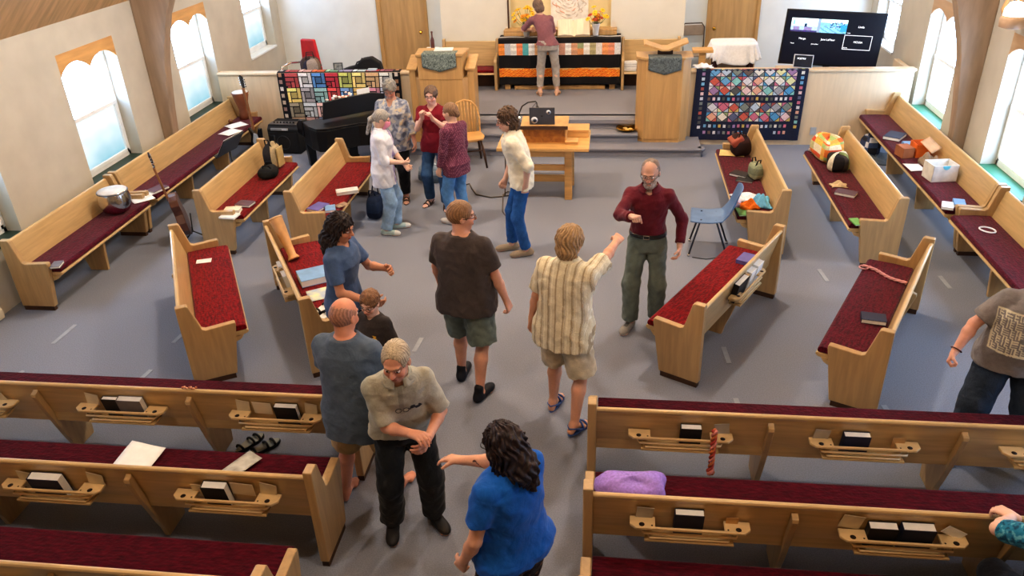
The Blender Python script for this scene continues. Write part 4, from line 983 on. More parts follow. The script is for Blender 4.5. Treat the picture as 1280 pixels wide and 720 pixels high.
# ------------------------------------------------------------------ television and monitor
t = thing('television', 'large flat television showing a grid of video-call tiles, right of the lectern', 'television', (3.30, 12.95, 1.02), R(-2), rot=(R(0), R(3.2), R(-3)))
MB().b2((-.73, -.02, 0), (.73, .04, .82)).build('bezel', BLACK, t, bevel=.008)
m = MB()
def tile(x0, x1, z0, z1, c, dy=0.): m.b2((x0, -.0225-dy, z0), (x1, -.0205, z1), c)
tile(-.71, .71, .03, .80, (14, 16, 26))
rnd = random.Random(4)
def scene_tile(x0, x1, z0, z1, kind):
    nx, nz_ = 30, 16
    for i in range(nx):
        for j in range(nz_):
            u, v = (i+.5)/nx, (j+.5)/nz_
            if kind == 0:
                c = (214, 236, 238) if v > .45 else (150, 176, 196)
                if .1 < v < .4 and (.1 < u < .35 or .5 < u < .8): c = (120, 110, 150)
                if v < .1: c = (60, 56, 100)
                if abs(u-.55) < .06 and .35 < v < .6: c = (30, 50, 80)
                if .05 < u < .15 and .5 < v < .85: c = (110, 170, 196)
            else:
                c = (190, 214, 206) if v > .72 else (110, 160, 190)
                if v < .5: c = (120, 170, 204) if (u+v) % .3 > .1 else (90, 140, 170)
                if .35 < v < .8 and .35 < u < .9 and rnd.random() < .5: c = rnd.choice([(26, 50, 84), (40, 90, 140), (220, 236, 240)])
                if u > .75 and .1 < v < .6: c = (50, 130, 190)
            c = tuple(max(0, min(255, q+rnd.randint(-12, 12))) for q in c)
            m.b2((x0+(x1-x0)*i/nx, -.0228, z0+(z1-z0)*j/nz_), (x0+(x1-x0)*(i+1)/nx, -.0215, z0+(z1-z0)*(j+1)/nz_), c)
scene_tile(-.64, -.25, .50, .70, 0); scene_tile(-.21, .18, .50, .70, 1)
m.b2((-.25, -.0228, .50), (-.21, -.0215, .70), (120, 140, 160))
for a, b_ in (((.17, .27), (.58, .278)), ((.17, .478), (.58, .486)), ((.17, .27), (.178, .486)), ((.572, .27), (.58, .486))): m.b2((a[0], -.0232, a[1]), (b_[0], -.0215, b_[1]), (206, 206, 210))
m.build('screen', VCS, t)
TXT = cm('screen_text', (236, 238, 244), .5, emit=1.5)
for s_, sz, x, z_ in (('Linda', .042, .385, .61), ('Marge', .042, -.44, .40), ('Jane LaFleur', .042, -.06, .40), ('MCUSA', .040, .385, .385), ('Marge', .022, -.575, .325), ('Jane LaFleur', .022, -.24, .325), ('MCUSA', .02, .215, .295), ('Linda', .02, .225, .515)): text_into(t, s_, sz, (x, -.0235, z_), (R(90), 0, 0), TXT, 'caption')
MB().b2((-.3, -.1, -.06), (.3, .2, -.035)).build('stand_foot', BLACK, t); MB().b2((-.05, 0, -.05), (.05, .03, .02)).build('stand_neck', BLACK, t)
t = thing('television_cabinet', 'pale cabinet behind the right half wall carrying the television', 'cabinet', (3.30, 13.0, ZP))
MB().b2((-.7, -.25, 0), (.7, .3, .535)).build('carcass', BIRCH, t, bevel=.006)
for sx in (-1, 1): d_ = MB().b2((sx*.35-.33, -.27, .04), (sx*.35+.33, -.25, .50)).build('door', BIRCH, t, bevel=.004); MB().tube([(sx*.07, -.285, .2), (sx*.07, -.285, .32)], .006, 6).build('handle', CHROME, d_)
t = thing('small_monitor', 'small monitor in silver frame standing on half wall before the television', 'monitor', (2.78, 12.23, 1.165), 0, None, (R(-12), R(4), 0))
MB().b2((-.14, -.008, 0), (.14, .012, .19)).build('frame', cm('silver_trim', (196, 198, 202), .35), t, bevel=.004); MB().b2((-.128, -.011, .012), (.128, -.007, .178)).build('screen', cm('monitor_dark', (22, 24, 34), .25), t)
text_into(t, 'POETRY', .034, (-.03, -.0125, .13), (R(90), 0, 0), TXT, 'caption')
o = MB().b2((-.045, -.006, -.06), (.045, .002, .06)).build('wall_outlet', cm('outlet_grey', (170, 176, 182), .4), None, loc=(3.06, 12.176, .22), bevel=.003); tag(o, 'grey outlet plate on the right half wall below the television', 'outlet')
m = MB()
for dx in (-.06, .06): m.lathe([(.05, 0), (.045, .008), (1e-4, .01)], 14, (dx, 0, 0))
o = m.build('floor_outlet', cm('dark_bronze', (60, 58, 56), .4), None, loc=(1.33, 9.34, .001)); tag(o, 'dark round floor outlet pair on carpet beyond the blue chair', 'outlet')
m = MB(); m.tube([(.95, 8.2, .008), (1.1, 8.16, .008), (1.22, 8.2, .008), (1.3, 8.12, .008), (1.42, 8.1, .008)], .006, 6); tag(m.build('thin_cable', cm('cable_grey', (92, 92, 92), .6), None), 'thin grey cable trailing under the blue chair', 'cable')
# ------------------------------------------------------------------ bags, boxes and small things on the pews
t = bag('canvas_tote', 'beige and black canvas bag standing at the pew end beside amplifier', (-4.48, 9.62, ZS), (.17, .30, .34), [(168, 152, 120), (150, 136, 108), (40, 38, 40), (176, 160, 128), (60, 56, 52)], R(-6), seed=5, lumps=6, handle=(24, 24, 26))
MB().box((.10, .02, .17), (.02, .16, .26), None).build('front_pocket', cm('canvas_tan', (182, 160, 112), .9), t, bevel=.006)
bag('black_handbag', 'slouched black handbag in front of the beige canvas bag', (-4.44, 9.32, ZS), (.24, .28, .14), [(30, 32, 32), (38, 40, 38), (26, 26, 28)], R(10), seed=2, handle=(26, 26, 28))
bag('brown_handbag', 'dark handbag with a rust brown flap at far end of pew', (1.69, 10.30, ZS), (.24, .30, .26), [(46, 28, 28), (54, 30, 28), (40, 26, 28)], R(8), seed=4, handle=(30, 22, 24))
o = [q for q in bpy.data.objects if q.name.startswith('brown_handbag')][0]
MB().box((-.06, 0, .20), (.17, .25, .09), rot3(0, R(-30), 0)).build('flap', cm('rust_leather', (142, 66, 48), .5), o, bevel=.02)
bag('sage_purse', 'small sage green purse leaning on the pew back', (1.76, 9.42, ZS), (.13, .20, .20), [(150, 156, 130), (138, 146, 120), (120, 128, 108)], R(25), seed=7, handle=(36, 36, 36))
def cloth(name, label, loc, size, c, seed, cat='cloth', amp=.03):
    rnd = random.Random(seed); p = [rnd.uniform(0, 6) for _ in range(5)]; w, d = size
    def fn(u, v):
        e = (math.sin(PI*u)*math.sin(PI*v))**.5
        return ((u-.5)*w*(1+.15*math.sin(v*7+p[0])), (v-.5)*d*(1+.15*math.sin(u*6+p[1])), .004+e*amp*(1+.7*math.sin(u*9+p[2]+v*4)+.5*math.sin(v*13+p[3])))
    m = MB(); m.grid(fn, 20, 20, c); return tag(m.build(name, VC, None, loc=loc, solid=.006), label, cat)
cloth('white_cloth', 'crumpled white cloth on pew, farthest of the small heap by blue chair', (1.56, 8.78, ZS), (.30, .22), (226, 232, 240), 1)
cloth('orange_cloth', 'orange folded cloth on the pew beside the blue chair', (1.57, 8.50, ZS+.01), (.20, .18), (232, 120, 36), 2, amp=.045)
cloth('blue_cloth', 'light blue bundled cloth against the pew back beside orange cloth', (1.72, 8.60, ZS), (.18, .24), (110, 180, 214), 3, amp=.07)
cloth('lilac_cloth', 'small lilac cloth left of the orange cloth on the pew', (1.45, 8.60, ZS), (.10, .2), (186, 176, 206), 4, amp=.02)
PW = [(226, 196, 92), (222, 120, 60), (236, 226, 200), (166, 190, 120), (214, 92, 64), (232, 170, 90), (200, 196, 150)]
bag('patchwork_bag', 'large patchwork quilted bag in orange and yellow at far end of pew', (2.76, 10.12, ZS), (.30, .52, .32), PW, R(10), seed=6, lumps=13)
bag('dark_floral_bag', 'dark leafy print bag in front of the patchwork bag', (2.80, 9.74, ZS), (.26, .26, .22), [(40, 36, 36), (34, 30, 32), (120, 136, 90), (222, 214, 190), (60, 54, 50)], R(-5), seed=8, lumps=9)
cloth('pale_scarf', 'rolled pale scarf lying at the far tip of patchwork bag pew', (2.72, 10.42, ZS), (.2, .2), (206, 190, 186), 12, amp=.06)
t = cloth('tan_scarf', 'crumpled tan glove-like cloth above the plum book on pew', (2.70, 9.20, ZS), (.18, .12), (206, 184, 146), 9, amp=.03)
def carton(name, label, loc, size, c, rz=0., open_=True, cat='box', patch=None, tilt=None):
    t = thing(name, label, cat, loc, rz); w, d, h_ = size; k = .006; m_ = cm(name+'_board', c, .8)
    m = MB(); m.b2((-w/2, -d/2, 0), (w/2, d/2, k))
    for a, b_ in (((-w/2, -d/2, 0), (-w/2+k, d/2, h_)), ((w/2-k, -d/2, 0), (w/2, d/2, h_)), ((-w/2, -d/2, 0), (w/2, -d/2+k, h_)), ((-w/2, d/2-k, 0), (w/2, d/2, h_))): m.b2(a, b_)
    if not open_: m.b2((-w/2, -d/2, h_-k), (w/2, d/2, h_))
    m.build('walls', m_, t)
    if patch: MB().prism([(.0+.045*math.cos(a), h_-.001+.05*math.sin(a)) for a in [PI+PI*k_/10 for k_ in range(11)]], 1, -d/2-.002, -d/2-.0005).build('label_patch', cm('cyan_label', (110, 206, 226), .5), t)
    return t
carton('white_carton', 'open white carton with a cyan half-circle label on right wall pew', (3.92, 9.48, ZS), (.30, .24, .20), (226, 222, 214), R(8), patch=True)
carton('brown_box', 'small closed brown box left of the orange bin on the wall pew', (3.76, 10.28, ZS), (.15, .2, .13), (168, 104, 66), R(12), open_=False)
carton('orange_bin', 'open orange bin on the right wall pew behind brown box', (3.96, 10.32, ZS), (.18, .22, .17), (232, 116, 44), R(4), cat='bin')
cloth('taupe_cloth_bag', 'taupe cloth bundle between the orange bin and white carton', (3.97, 9.98, ZS), (.20, .26), (146, 128, 108), 10, amp=.08)
sheet('tan cardboard flap leaning over the taupe bundle on wall pew', (.14, .22), (4.0, 10.12, ZS+.20), rot=(R(30), R(-25), R(20)), m=cm('cardboard', (206, 170, 136), .8), name='cardboard_flap', cat='cardboard', curl=.002)
bag('denim_bag', 'blue and cream bag on floor under far end of right wall pew', (3.80, 11.75, 0), (.24, .32, .30), [(70, 86, 120), (206, 206, 210), (60, 70, 100), (44, 46, 56)], 0, seed=11, lumps=9)
cloth('fringed_grey_rug', 'grey woven blanket on floor beneath the right wall pew', (3.86, 11.55, .004), (.40, .50), (92, 98, 104), 13, cat='blanket', amp=.03)
m = MB(); m.tube([(.055*math.cos(a)*(1.2 if math.cos(a) > 0 else 1), .08*math.sin(a), .008) for a in [2*PI*k/22 for k in range(22)]], .009, 6, closed=True)
tag(m.build('white_ring', CLOTHW, None, loc=(3.90, 7.98, ZS), rz=R(40)), 'white oval ring lying on the cushion of the right edge wall pew', 'ring')
m = MB()
for k in range(3): m.tube([(.15*(j/14-.5)*3.0, .012*math.sin(j*1.3+k*2.1)+.02*math.sin(j*.5), .012+.01*math.cos(j*1.3+k*2.1)) for j in range(15)], .008, 6)
m.tube([(-.2+.04*math.cos(a), .04*math.sin(a)-.02, .01) for a in [2*PI*k/14 for k in range(14)]], .007, 6, closed=True)
tag(m.build('knotted_ribbon', cm('pink_ribbon', (206, 150, 150), .8), None, loc=(2.58, 6.92, ZS), rz=R(-50)), 'pink and white knotted ribbon along the pew back at its far end', 'ribbon')
def braid(label, loc, L_, cols, name='braided_ribbon'):
    m = MB(); n = 26
    for k, c in enumerate(cols): m.tube([(.014*math.sin(j*.85+k*2.1), .012*math.cos(j*.85+k*2.1)-.002, -L_*j/n) for j in range(n)], [.009]*(n-4)+[.012, .016, .018, .01], 6, c)
    return tag(m.build(name, VC, None, loc=loc), label, 'ribbon')
braid('rust and pink braided ribbon hanging from the front right pew rack', (.735, 4.255, .70), .40, [(190, 110, 70), (206, 130, 120), (170, 70, 60)])
m = MB()
for k in range(9): m.ell((-.05+.0125*k, .008*math.sin(k*1.7), .01), (.009, .009, .009), 8, [(176, 110, 84), (206, 160, 130)][k % 2], k=5)
tag(m.build('bead_string', VCP, None, loc=(-2.99, 4.34, .779)), 'string of brown beads lying on top of the front left pew back', 'beads')
bag('purple_bag', 'shiny lilac nylon bag on the second right pew seat', (.19, 3.80, ZS), (.44, .22, .16), [(152, 124, 204), (160, 134, 212), (156, 128, 208)], R(2), seed=9, lumps=8)
SG = cm('sandal_grey', (142, 142, 130), .8)
def loose_sandal(label, loc, rz, m1, grp):
    t = thing('sandal', label, 'sandal', loc, rz, grp)
    pl = [(.047*math.cos(a)*(1.08 if math.sin(a) > 0 else .85), .14*math.sin(a)) for a in [2*PI*k/18 for k in range(18)]]
    MB().prism(pl, 2, 0, .028).build('sole', BLACKM, t, bevel=.006); MB().prism([(x*.92, y*.95) for x, y in pl], 2, .028, .032).build('footbed', m1, t)
    for y0, hh in ((.075, .03), (.015, .036), (-.09, .032)): MB().tube([(.046*math.cos(a), y0, .024+hh*math.sin(a)) for a in [PI*k/8 for k in range(9)]], .010, 6).build('strap', BLACKM, t)
loose_sandal('black strapped sandal on the floor behind front left pew, nearer the fin support', (-2.82, 4.66, 0), R(-28), SG, 'sandals under the front left pew')
loose_sandal('black strapped sandal on the floor behind front left pew, nearer the bald man', (-2.68, 4.62, 0), R(-40), SG, 'sandals under the front left pew')
loose_sandal('black and white sandal on the seat of the wooden drum pew', (-2.56, 5.98, ZS), R(-30), PAPER, 'sandals on the pew seat')
loose_sandal('black and white sandal at the near pew end beside the dark-haired woman', (-2.50, 5.84, ZS), R(-30), PAPER, 'sandals on the pew seat')
bag('navy_bag', 'navy blue bag on the floor behind the white-shirted woman', (-3.02, 9.2, 0), (.20, .30, .32), [(30, 44, 70), (36, 52, 80), (26, 36, 58)], 0, seed=12, handle=(24, 34, 54))
bag('grey_print_bag', 'grey floral print bag on floor behind the floral blouse woman', (-2.55, 10.5, 0), (.36, .26, .26), [(120, 136, 150), (150, 164, 174), (96, 110, 124)], 0, seed=13, lumps=9)
# wall sconce on the right
t = thing('wall_sconce', 'cream cylinder wall lamp with scrolled bracket at the upper right', 'lamp', (4.42, 9.55, 2.3))
MB().b2((-.02, -.05, -.05), (.02, .05, .25)).build('back_plate', cm('sconce_cream', (206, 172, 140), .5), t, bevel=.01)
m = MB(); m.tube([(-.02, 0, .16), (-.10, .03, .24), (-.17, .06, .22), (-.2, .06, .12), (-.16, .03, .02), (-.13, 0, -.02)], .022, 8); m.build('bracket', cm('sconce_tan', (206, 162, 112), .5), t)
MB().lathe([(.06, -.05), (.13, -.03), (.135, .06), (.12, .09)], 20, (-.16, -.16, .0)).build('cup', cm('sconce_cream', (206, 172, 140), .5), t)
MB().lathe([(.115, .09), (.11, .16), (.07, .22), (1e-4, .24)], 20, (-.16, -.16, .0)).build('glass_shade', cm('lit_glass', (255, 244, 226), .4, emit=4.), t)

# ------------------------------------------------------------------ people: bodies and clothes as distance fields, meshed by surface nets
def V3(*a): return np.array(a, float)
def smin(a, b, k):
    if k <= 0: return np.minimum(a, b)
    h = np.maximum(k-np.abs(a-b), 0)/k
    return np.minimum(a, b)-h*h*k*.25
class Field:
    def __init__(s, h=.006): s.p = []; s.h = h
    def cone(s, a, b, ra, rb, k=.02, cut=None, sub=False, fl=None):
        a, b = np.array(a, float), np.array(b, float)
        r = max(ra, rb); s.p.append(('c', (a, b, ra, rb, cut, fl), np.minimum(a, b)-r, np.maximum(a, b)+r, k, sub)); return s
    def ell(s, c, r, rot=None, k=.015, sub=False, cut=None):
        c = np.array(c, float); r = np.array(r, float); m = max(r) if rot is not None else r
        s.p.append(('e', (c, r, rot, cut), c-m, c+m, k, sub)); return s
    def stack(s, sec, k=.03, pw=2.3, cut=None):
        """sec: rows (z, cx, cy, rx, ry, yaw)"""
        q = np.array(sec, float); m = max(q[:, 3].max(), q[:, 4].max())
        lo = np.array([q[:, 1].min()-m, q[:, 2].min()-m, q[0, 0]]); hi = np.array([q[:, 1].max()+m, q[:, 2].max()+m, q[-1, 0]])
        s.p.append(('s', (q, pw, cut), lo, hi, k, False)); return s
    def half(s, pt, n):
        s.p.append(('h', (np.array(pt, float), np.array(n, float)), None, None, 0, True)); return s
    def mesh(s, noise=None, grow=0.):
        los = [p[2] for p in s.p if p[2] is not None and not p[5]]; his = [p[3] for p in s.p if p[3] is not None and not p[5]]
        lo = np.min(los, 0)-.03; hi = np.max(his, 0)+.03; h = s.h
        n = np.ceil((hi-lo)/h).astype(int)+1
        ax = [lo[i]+h*np.arange(n[i], dtype=np.float32) for i in range(3)]
        D = np.full(n, .2, np.float32)
        for kind, a, l, u, k, sub in s.p:
            if kind == 'h':
                X, Y, Z = ax[0][:, None, None], ax[1][None, :, None], ax[2][None, None, :]
                d = (X-a[0][0])*a[1][0]+(Y-a[0][1])*a[1][1]+(Z-a[0][2])*a[1][2]
                D = np.maximum(D, d); continue
            i0 = np.clip(((l-k-.05-lo)/h).astype(int), 0, n-1); i1 = np.clip(((u+k+.05-lo)/h).astype(int)+2, 1, n)
            if np.any(i1 <= i0): continue
            sl = tuple(slice(i0[i], i1[i]) for i in range(3))
            X, Y, Z = ax[0][sl[0]][:, None, None], ax[1][sl[1]][None, :, None], ax[2][sl[2]][None, None, :]
            if kind == 'c':
                A, B, ra, rb, cut, fl = a; v = B-A; L2 = max(v@v, 1e-9)
                t = np.clip(((X-A[0])*v[0]+(Y-A[1])*v[1]+(Z-A[2])*v[2])/L2, 0, 1)
                dx, dy, dz = X-A[0]-t*v[0], Y-A[1]-t*v[1], Z-A[2]-t*v[2]
                d = np.sqrt(dx*dx+dy*dy+dz*dz)-(ra+(rb-ra)*t)
            elif kind == 'e':
                c, r, rot, cut = a; dx, dy, dz = X-c[0], Y-c[1], Z-c[2]
                if rot is not None:
                    dx, dy, dz = (rot[0, i]*dx+rot[1, i]*dy+rot[2, i]*dz for i in range(3))
                k0 = np.sqrt((dx/r[0])**2+(dy/r[1])**2+(dz/r[2])**2); k1 = np.sqrt((dx/r[0]**2)**2+(dy/r[1]**2)**2+(dz/r[2]**2)**2)
                d = k0*(k0-1)/np.maximum(k1, 1e-6)
            else:
                q, pw, cut = a; zz = ax[2][sl[2]]
                g = [np.interp(zz, q[:, 0], q[:, i])[None, None, :] for i in range(1, 6)]
                dx, dy = X-g[0], Y-g[1]; cs, sn = np.cos(g[4]), np.sin(g[4])
                ex, ey = cs*dx+sn*dy, -sn*dx+cs*dy
                kk = ((np.abs(ex)/g[2])**pw+(np.abs(ey)/g[3])**pw)**(1/pw)
                d = (kk-1)*np.minimum(g[2], g[3])
                d = np.maximum(d, np.maximum(q[0, 0]-Z, Z-q[-1, 0]))
            if cut is not None:
                for cp, cn in (cut if isinstance(cut, list) else [cut]):
                    d = np.maximum(d, (X-cp[0])*cn[0]+(Y-cp[1])*cn[1]+(Z-cp[2])*cn[2])
            if sub: D[sl] = -smin(-D[sl], d, k)
            else: D[sl] = smin(D[sl], d, k)
        if noise is not None or grow:
            if noise is not None:
                m = np.abs(D) < .03; I = np.nonzero(m)
                P = np.stack([ax[i][I[i]] for i in range(3)], 1); D[m] += noise(P).astype(np.float32)
            if grow: D -= grow
        D[0], D[-1] = .1, .1; D[:, 0], D[:, -1] = .1, .1; D[:, :, 0], D[:, :, -1] = .1, .1
        return nets(D, lo, h)
def nets(D, lo, h):
    S = D < 0; nx, ny, nz = (d-1 for d in D.shape)
    cnt = np.zeros((nx, ny, nz), np.int8)
    for a in (0, 1):
        for b in (0, 1):
            for c in (0, 1): cnt += S[a:a+nx, b:b+ny, c:c+nz]
    act = (cnt > 0) & (cnt < 8); I = np.argwhere(act)
    acc = np.zeros((len(I), 3)); num = np.zeros(len(I))
    C = [(a, b, c) for a in (0, 1) for b in (0, 1) for c in (0, 1)]
    for p in C:
        for ax in range(3):
            if p[ax]: continue
            q = list(p); q[ax] = 1
            d0 = D[I[:, 0]+p[0], I[:, 1]+p[1], I[:, 2]+p[2]]; d1 = D[I[:, 0]+q[0], I[:, 1]+q[1], I[:, 2]+q[2]]
            m = (d0 < 0) != (d1 < 0); t = np.where(m, d0/np.where(m, d0-d1, 1), 0)
            e = np.tile(np.array(p, float), (len(I), 1)); e[:, ax] = t
            acc[m] += e[m]; num[m] += 1
    vs = lo+h*(I+acc/num[:, None])
    idx = np.full((nx, ny, nz), -1, np.int32); idx[act] = np.arange(len(I))
    fs = []
    for ax in range(3):
        b, c = (ax+1) % 3, (ax+2) % 3
        sl0 = [slice(None)]*3; sl1 = [slice(None)]*3; sl0[ax] = slice(0, -1); sl1[ax] = slice(1, None)
        s0, s1 = S[tuple(sl0)], S[tuple(sl1)]; E_ = np.argwhere(s0 != s1)
        E_ = E_[(E_[:, b] > 0) & (E_[:, c] > 0)]
        def at(db, dc):
            q = E_.copy(); q[:, b] += db; q[:, c] += dc; return idx[q[:, 0], q[:, 1], q[:, 2]]
        Q = np.stack([at(-1, -1), at(0, -1), at(0, 0), at(-1, 0)], 1)
        ins = s0[E_[:, 0], E_[:, 1], E_[:, 2]]
        Q[~ins] = Q[~ins][:, ::-1]; fs.append(Q)
    return vs, np.concatenate(fs)
def np_mesh(name, vs, fs, cols, m, parent):
    me = bpy.data.meshes.new(name); me.vertices.add(len(vs)); me.vertices.foreach_set('co', vs.astype(np.float32).ravel())
    me.loops.add(fs.size); me.loops.foreach_set('vertex_index', fs.astype(np.int32).ravel())
    me.polygons.add(len(fs)); me.polygons.foreach_set('loop_start', np.arange(0, fs.size, 4, dtype=np.int32))
    me.update(calc_edges=True); me.validate()
    me.polygons.foreach_set('use_smooth', np.ones(len(me.polygons), bool))
    at = me.color_attributes.new('Col', 'FLOAT_COLOR', 'POINT')
    c = np.clip(cols, 0, 255)/255.; c = np.where(c <= .04045, c/12.92, ((c+.055)/1.055)**2.4)
    at.data.foreach_set('color', np.concatenate([c, np.ones((len(c), 1))], 1).astype(np.float32).ravel())
    me.materials.append(m)
    o = bpy.data.objects.new(name, me); COL.objects.link(o); o.parent = parent
    return o
def nz3(P, f, seed=0.):
    """cheap band-limited noise, about -1..1"""
    a = P*f+seed
    return (np.sin(a[:, 0]*1.7+2.1*np.sin(a[:, 1]*.9+a[:, 2]*.5))+np.sin(a[:, 1]*1.9+1.7*np.sin(a[:, 2]*1.1+a[:, 0]*.4)+1.3)+np.sin(a[:, 2]*1.6+1.9*np.sin(a[:, 0]*1.2-a[:, 1]*.6)+2.7))/3
SKIN = colour_mat('skin', .55, .05, 60., spec=.3)
nt = SKIN.node_tree; b_ = nt.nodes['Principled BSDF']; b_.inputs['Subsurface Weight'].default_value = .08; b_.inputs['Subsurface Radius'].default_value = (.02, .008, .004); b_.inputs['Subsurface Scale'].default_value = .3
CLOTH = colour_mat('worn_cotton', .9, .10, 120., spec=.15, sheen=.1, crease=.28)
DENIM = colour_mat('denim', .9, .22, 160., spec=.15, crease=.35)
HAIRM = colour_mat('hair', .5, .3, 90., spec=.4)
SHOEM = colour_mat('shoe_leather', .6, .1, 50., spec=.3)

def unit(v): v = np.array(v, float); return v/max(np.linalg.norm(v), 1e-9)
def ik(S, W, l1, l2, pole):
    d = W-S; L_ = np.linalg.norm(d)
    if L_ > (l1+l2)*.998: W = S+d*((l1+l2)*.998/L_); d = W-S; L_ = np.linalg.norm(d)
    u = d/L_; a = (l1*l1-l2*l2+L_*L_)/(2*L_); hh = math.sqrt(max(l1*l1-a*a, 1e-6))
    p = np.array(pole, float); p = p-u*(p@u); p = unit(p)
    return S+u*a+p*hh, W
def frame_rot(yaw, pitch=0., roll=0.):
    return np.array((Matrix.Rotation(yaw, 3, 'Z') @ Matrix.Rotation(-pitch, 3, 'X') @ Matrix.Rotation(roll, 3, 'Y')))

def person(label, loc, rz, h=1.72, fem=False, g=1., belly=0., bust=0., lean=(0, 0), twist=0., head=(0, 0, 0), skin=(214, 164, 134), hair=None, haircol=(90, 70, 50),
           hands=((.27, .1, .8), (-.27, .1, .8)), poles=((.5, -1, -.2), (-.5, -1, -.2)), palm=(None, None), hdir=(None, None), curl=(.35, .35), feet=((.11, 0, 0), (-.11, 0, 0)),
           shirt=None, pants=None, shoes=None, beard=None, glasses=None, face=None, z=0., vox=.0062, hipz=None, hs=1., neckf=.0, shw=1., paint=None):
    """hands, feet: (right, left) in the person's own axes (x right, y forward, z up); feet are (x, y, yaw [,heel lift])"""
    s = h/1.75; lum_ = .3*skin[0]+.6*skin[1]+.1*skin[2]; skin = tuple(v*.80+lum_*.20+6 for v in skin)
    root = thing('person', label, 'person', (loc[0], loc[1], z), rz)
    zs = lambda v: v*s
    lx, ly = lean
    hz = hipz if hipz else .925*s
    dzh = hz-.925*s                                   # hips lowered in a stride or bend
    drop = (lx*lx+ly*ly)/(2*.5*s)
    def sp(zr):                                       # spine offset at relative height
        t = max(0., (zr-.95)/.5); return np.array([lx*t**1.2, ly*t**1.2, dzh-drop*min(1.3, t)])
    # torso sections
    if fem: base = [(.84, .165, .115, 0), (.93, .178, .122, -.005), (1.02, .158, .112, 0), (1.12, .138, .10, 0), (1.22, .15, .112, .005), (1.30, .162, .118+bust*.5, .01+bust*.6), (1.38, .158, .10, 0), (1.435, .115, .078, -.012), (1.48, .06, .055, -.015)]
    else: base = [(.84, .158, .112, 0), (.93, .166, .12, 0), (1.02, .16, .115, 0), (1.12, .156, .112, 0), (1.22, .165, .118, .003), (1.30, .176, .122, .004), (1.38, .175, .108, -.004), (1.435, .125, .08, -.014), (1.485, .066, .058, -.018)]
    def torso(off, zmin, zmax, bell=1., minr=None):
        out = []
        for zr, rx, ry, cy in base:
            b_ = belly*math.exp(-((zr-1.08)/.15)**2)*bell; o = sp(zr)
            RX = rx*g*s*(1. if zr < 1.36 else (.5+.5*shw/g))+b_*.55+off; RY = ry*g*s+b_*.55+off
            if minr and zr < minr[0]: RX = max(RX, minr[1]); RY = max(RY, minr[2])
            out.append((zr*s+o[2], o[0], o[1]+cy*s+b_*.55, RX, RY, twist*min(1, max(0, (zr-.95)/.4))))
        return [r for r in out if zmin <= r[0] <= zmax]
    o43 = sp(1.42); ct, st_ = math.cos(twist), math.sin(twist)
    shp = []
    for sg in (1, -1):
        x = sg*.170*s*shw; shp.append(np.array([o43[0]+x*ct, o43[1]+x*st_-.01, 1.388*s+o43[2]]))
    nb = sp(1.49)+np.array([0, -.015*s, 1.475*s]); hr_ = frame_rot(*head)
    hc = nb+np.array([lx*.18, ly*.18+.035*s+neckf, .135*s*hs])
    hk = s*hs if s > .9 else s*hs
    def HP(x, y, z_): return hc+hr_ @ (np.array([x, y, z_])*hk)
    l1, l2 = .285*s, .25*s
    arms = []
    for i, sg in enumerate((1, -1)):
        Wt = np.array(hands[i], float); E_, W_ = ik(shp[i], Wt, l1, l2, poles[i]); arms.append((shp[i], E_, W_))
    legs = []
    for i, sg in enumerate((1, -1)):
        f = feet[i]; lift = f[3] if len(f) > 3 else 0
        hip = np.array([sg*.088*s*max(1, g*.95), 0, hz-.02*s]); ank = np.array([f[0], f[1], .085*s+lift])
        fy = f[2]; fw = np.array([-math.sin(fy), math.cos(fy), 0]); K, A_ = ik(hip, ank, .425*s, .415*s, fw+np.array([sg*.05, .25, 0])); legs.append((hip, K, A_, fy, lift))
    # ---------------- skin
    F = Field(vox)
    F.stack(torso(0, 0, 9), k=.02)
    ag = .6+.4*g
    for (S_, E_, W_) in arms:
        F.cone(S_, S_+(E_-S_)*.35, .046*s*ag, .046*s*ag, .02); F.cone(S_, E_, .046*s*ag, .037*s*ag, .02)
        m_ = E_+(W_-E_)*.3; F.cone(E_, m_, .037*s*ag, .039*s*ag, .015); F.cone(m_, W_, .039*s*ag, .026*s, .015)
    for hp, K, A_, fy, lf in legs:
        F.cone(hp, K, .082*s*(.55+.45*g), .052*s*ag, .03); c_ = K+(A_-K)*.32
        back = np.array([math.sin(fy), -math.cos(fy), 0])*.012
        F.cone(K, c_+back, .05*s*ag, .054*s*ag, .02); F.cone(c_+back, A_, .054*s*ag, .034*s, .02)
    # hands
    fing = []
    for i, (S_, E_, W_) in enumerate(arms):
        d = unit(hdir[i]) if hdir[i] is not None else unit(W_-E_)
        sg = 1 if i == 0 else -1
        n_ = np.array(palm[i], float) if palm[i] is not None else np.array([-sg*1., .15, 0])
        n_ = n_-d*(n_@d); n_ = unit(n_) if np.linalg.norm(n_) > .05 else unit(np.cross(d, [0, 0, 1]))
        sd = np.cross(d, n_)*sg; c_ = curl[i]; q = s if s > .85 else s*.95
        F.cone(W_-d*.02, W_+d*.02*q, .026*s, .024*q, .01)
        for j, (o_, L_) in enumerate(((.031, .078), (.0105, .088), (-.0105, .08), (-.031, .062))):
            kn = W_+d*(.088-.004*abs(j-1.3))*q+sd*o_*q
            F.cone(W_+d*.015*q+sd*o_*.6*q, kn, .0165*q, .0125*q, .012)
            p = kn; a = c_*R(75)+R(4); rr = .0098*q
            spread = sd*o_*1.1*(1-c_)
            for kk, fr in enumerate((.45, .32, .23)):
                v = unit(d*math.cos(a)+n_*math.sin(a)+spread); p2 = p+v*L_*fr*q
                F.cone(p, p2, rr, rr*.9, .004); p = p2; rr *= .9; a += c_*R((95, 60, 0)[kk])
        tb = W_+d*.03*q+sd*.026*q; tv = unit(d*.75+sd*(.75-.35*c_)+n_*(.25+.5*c_))
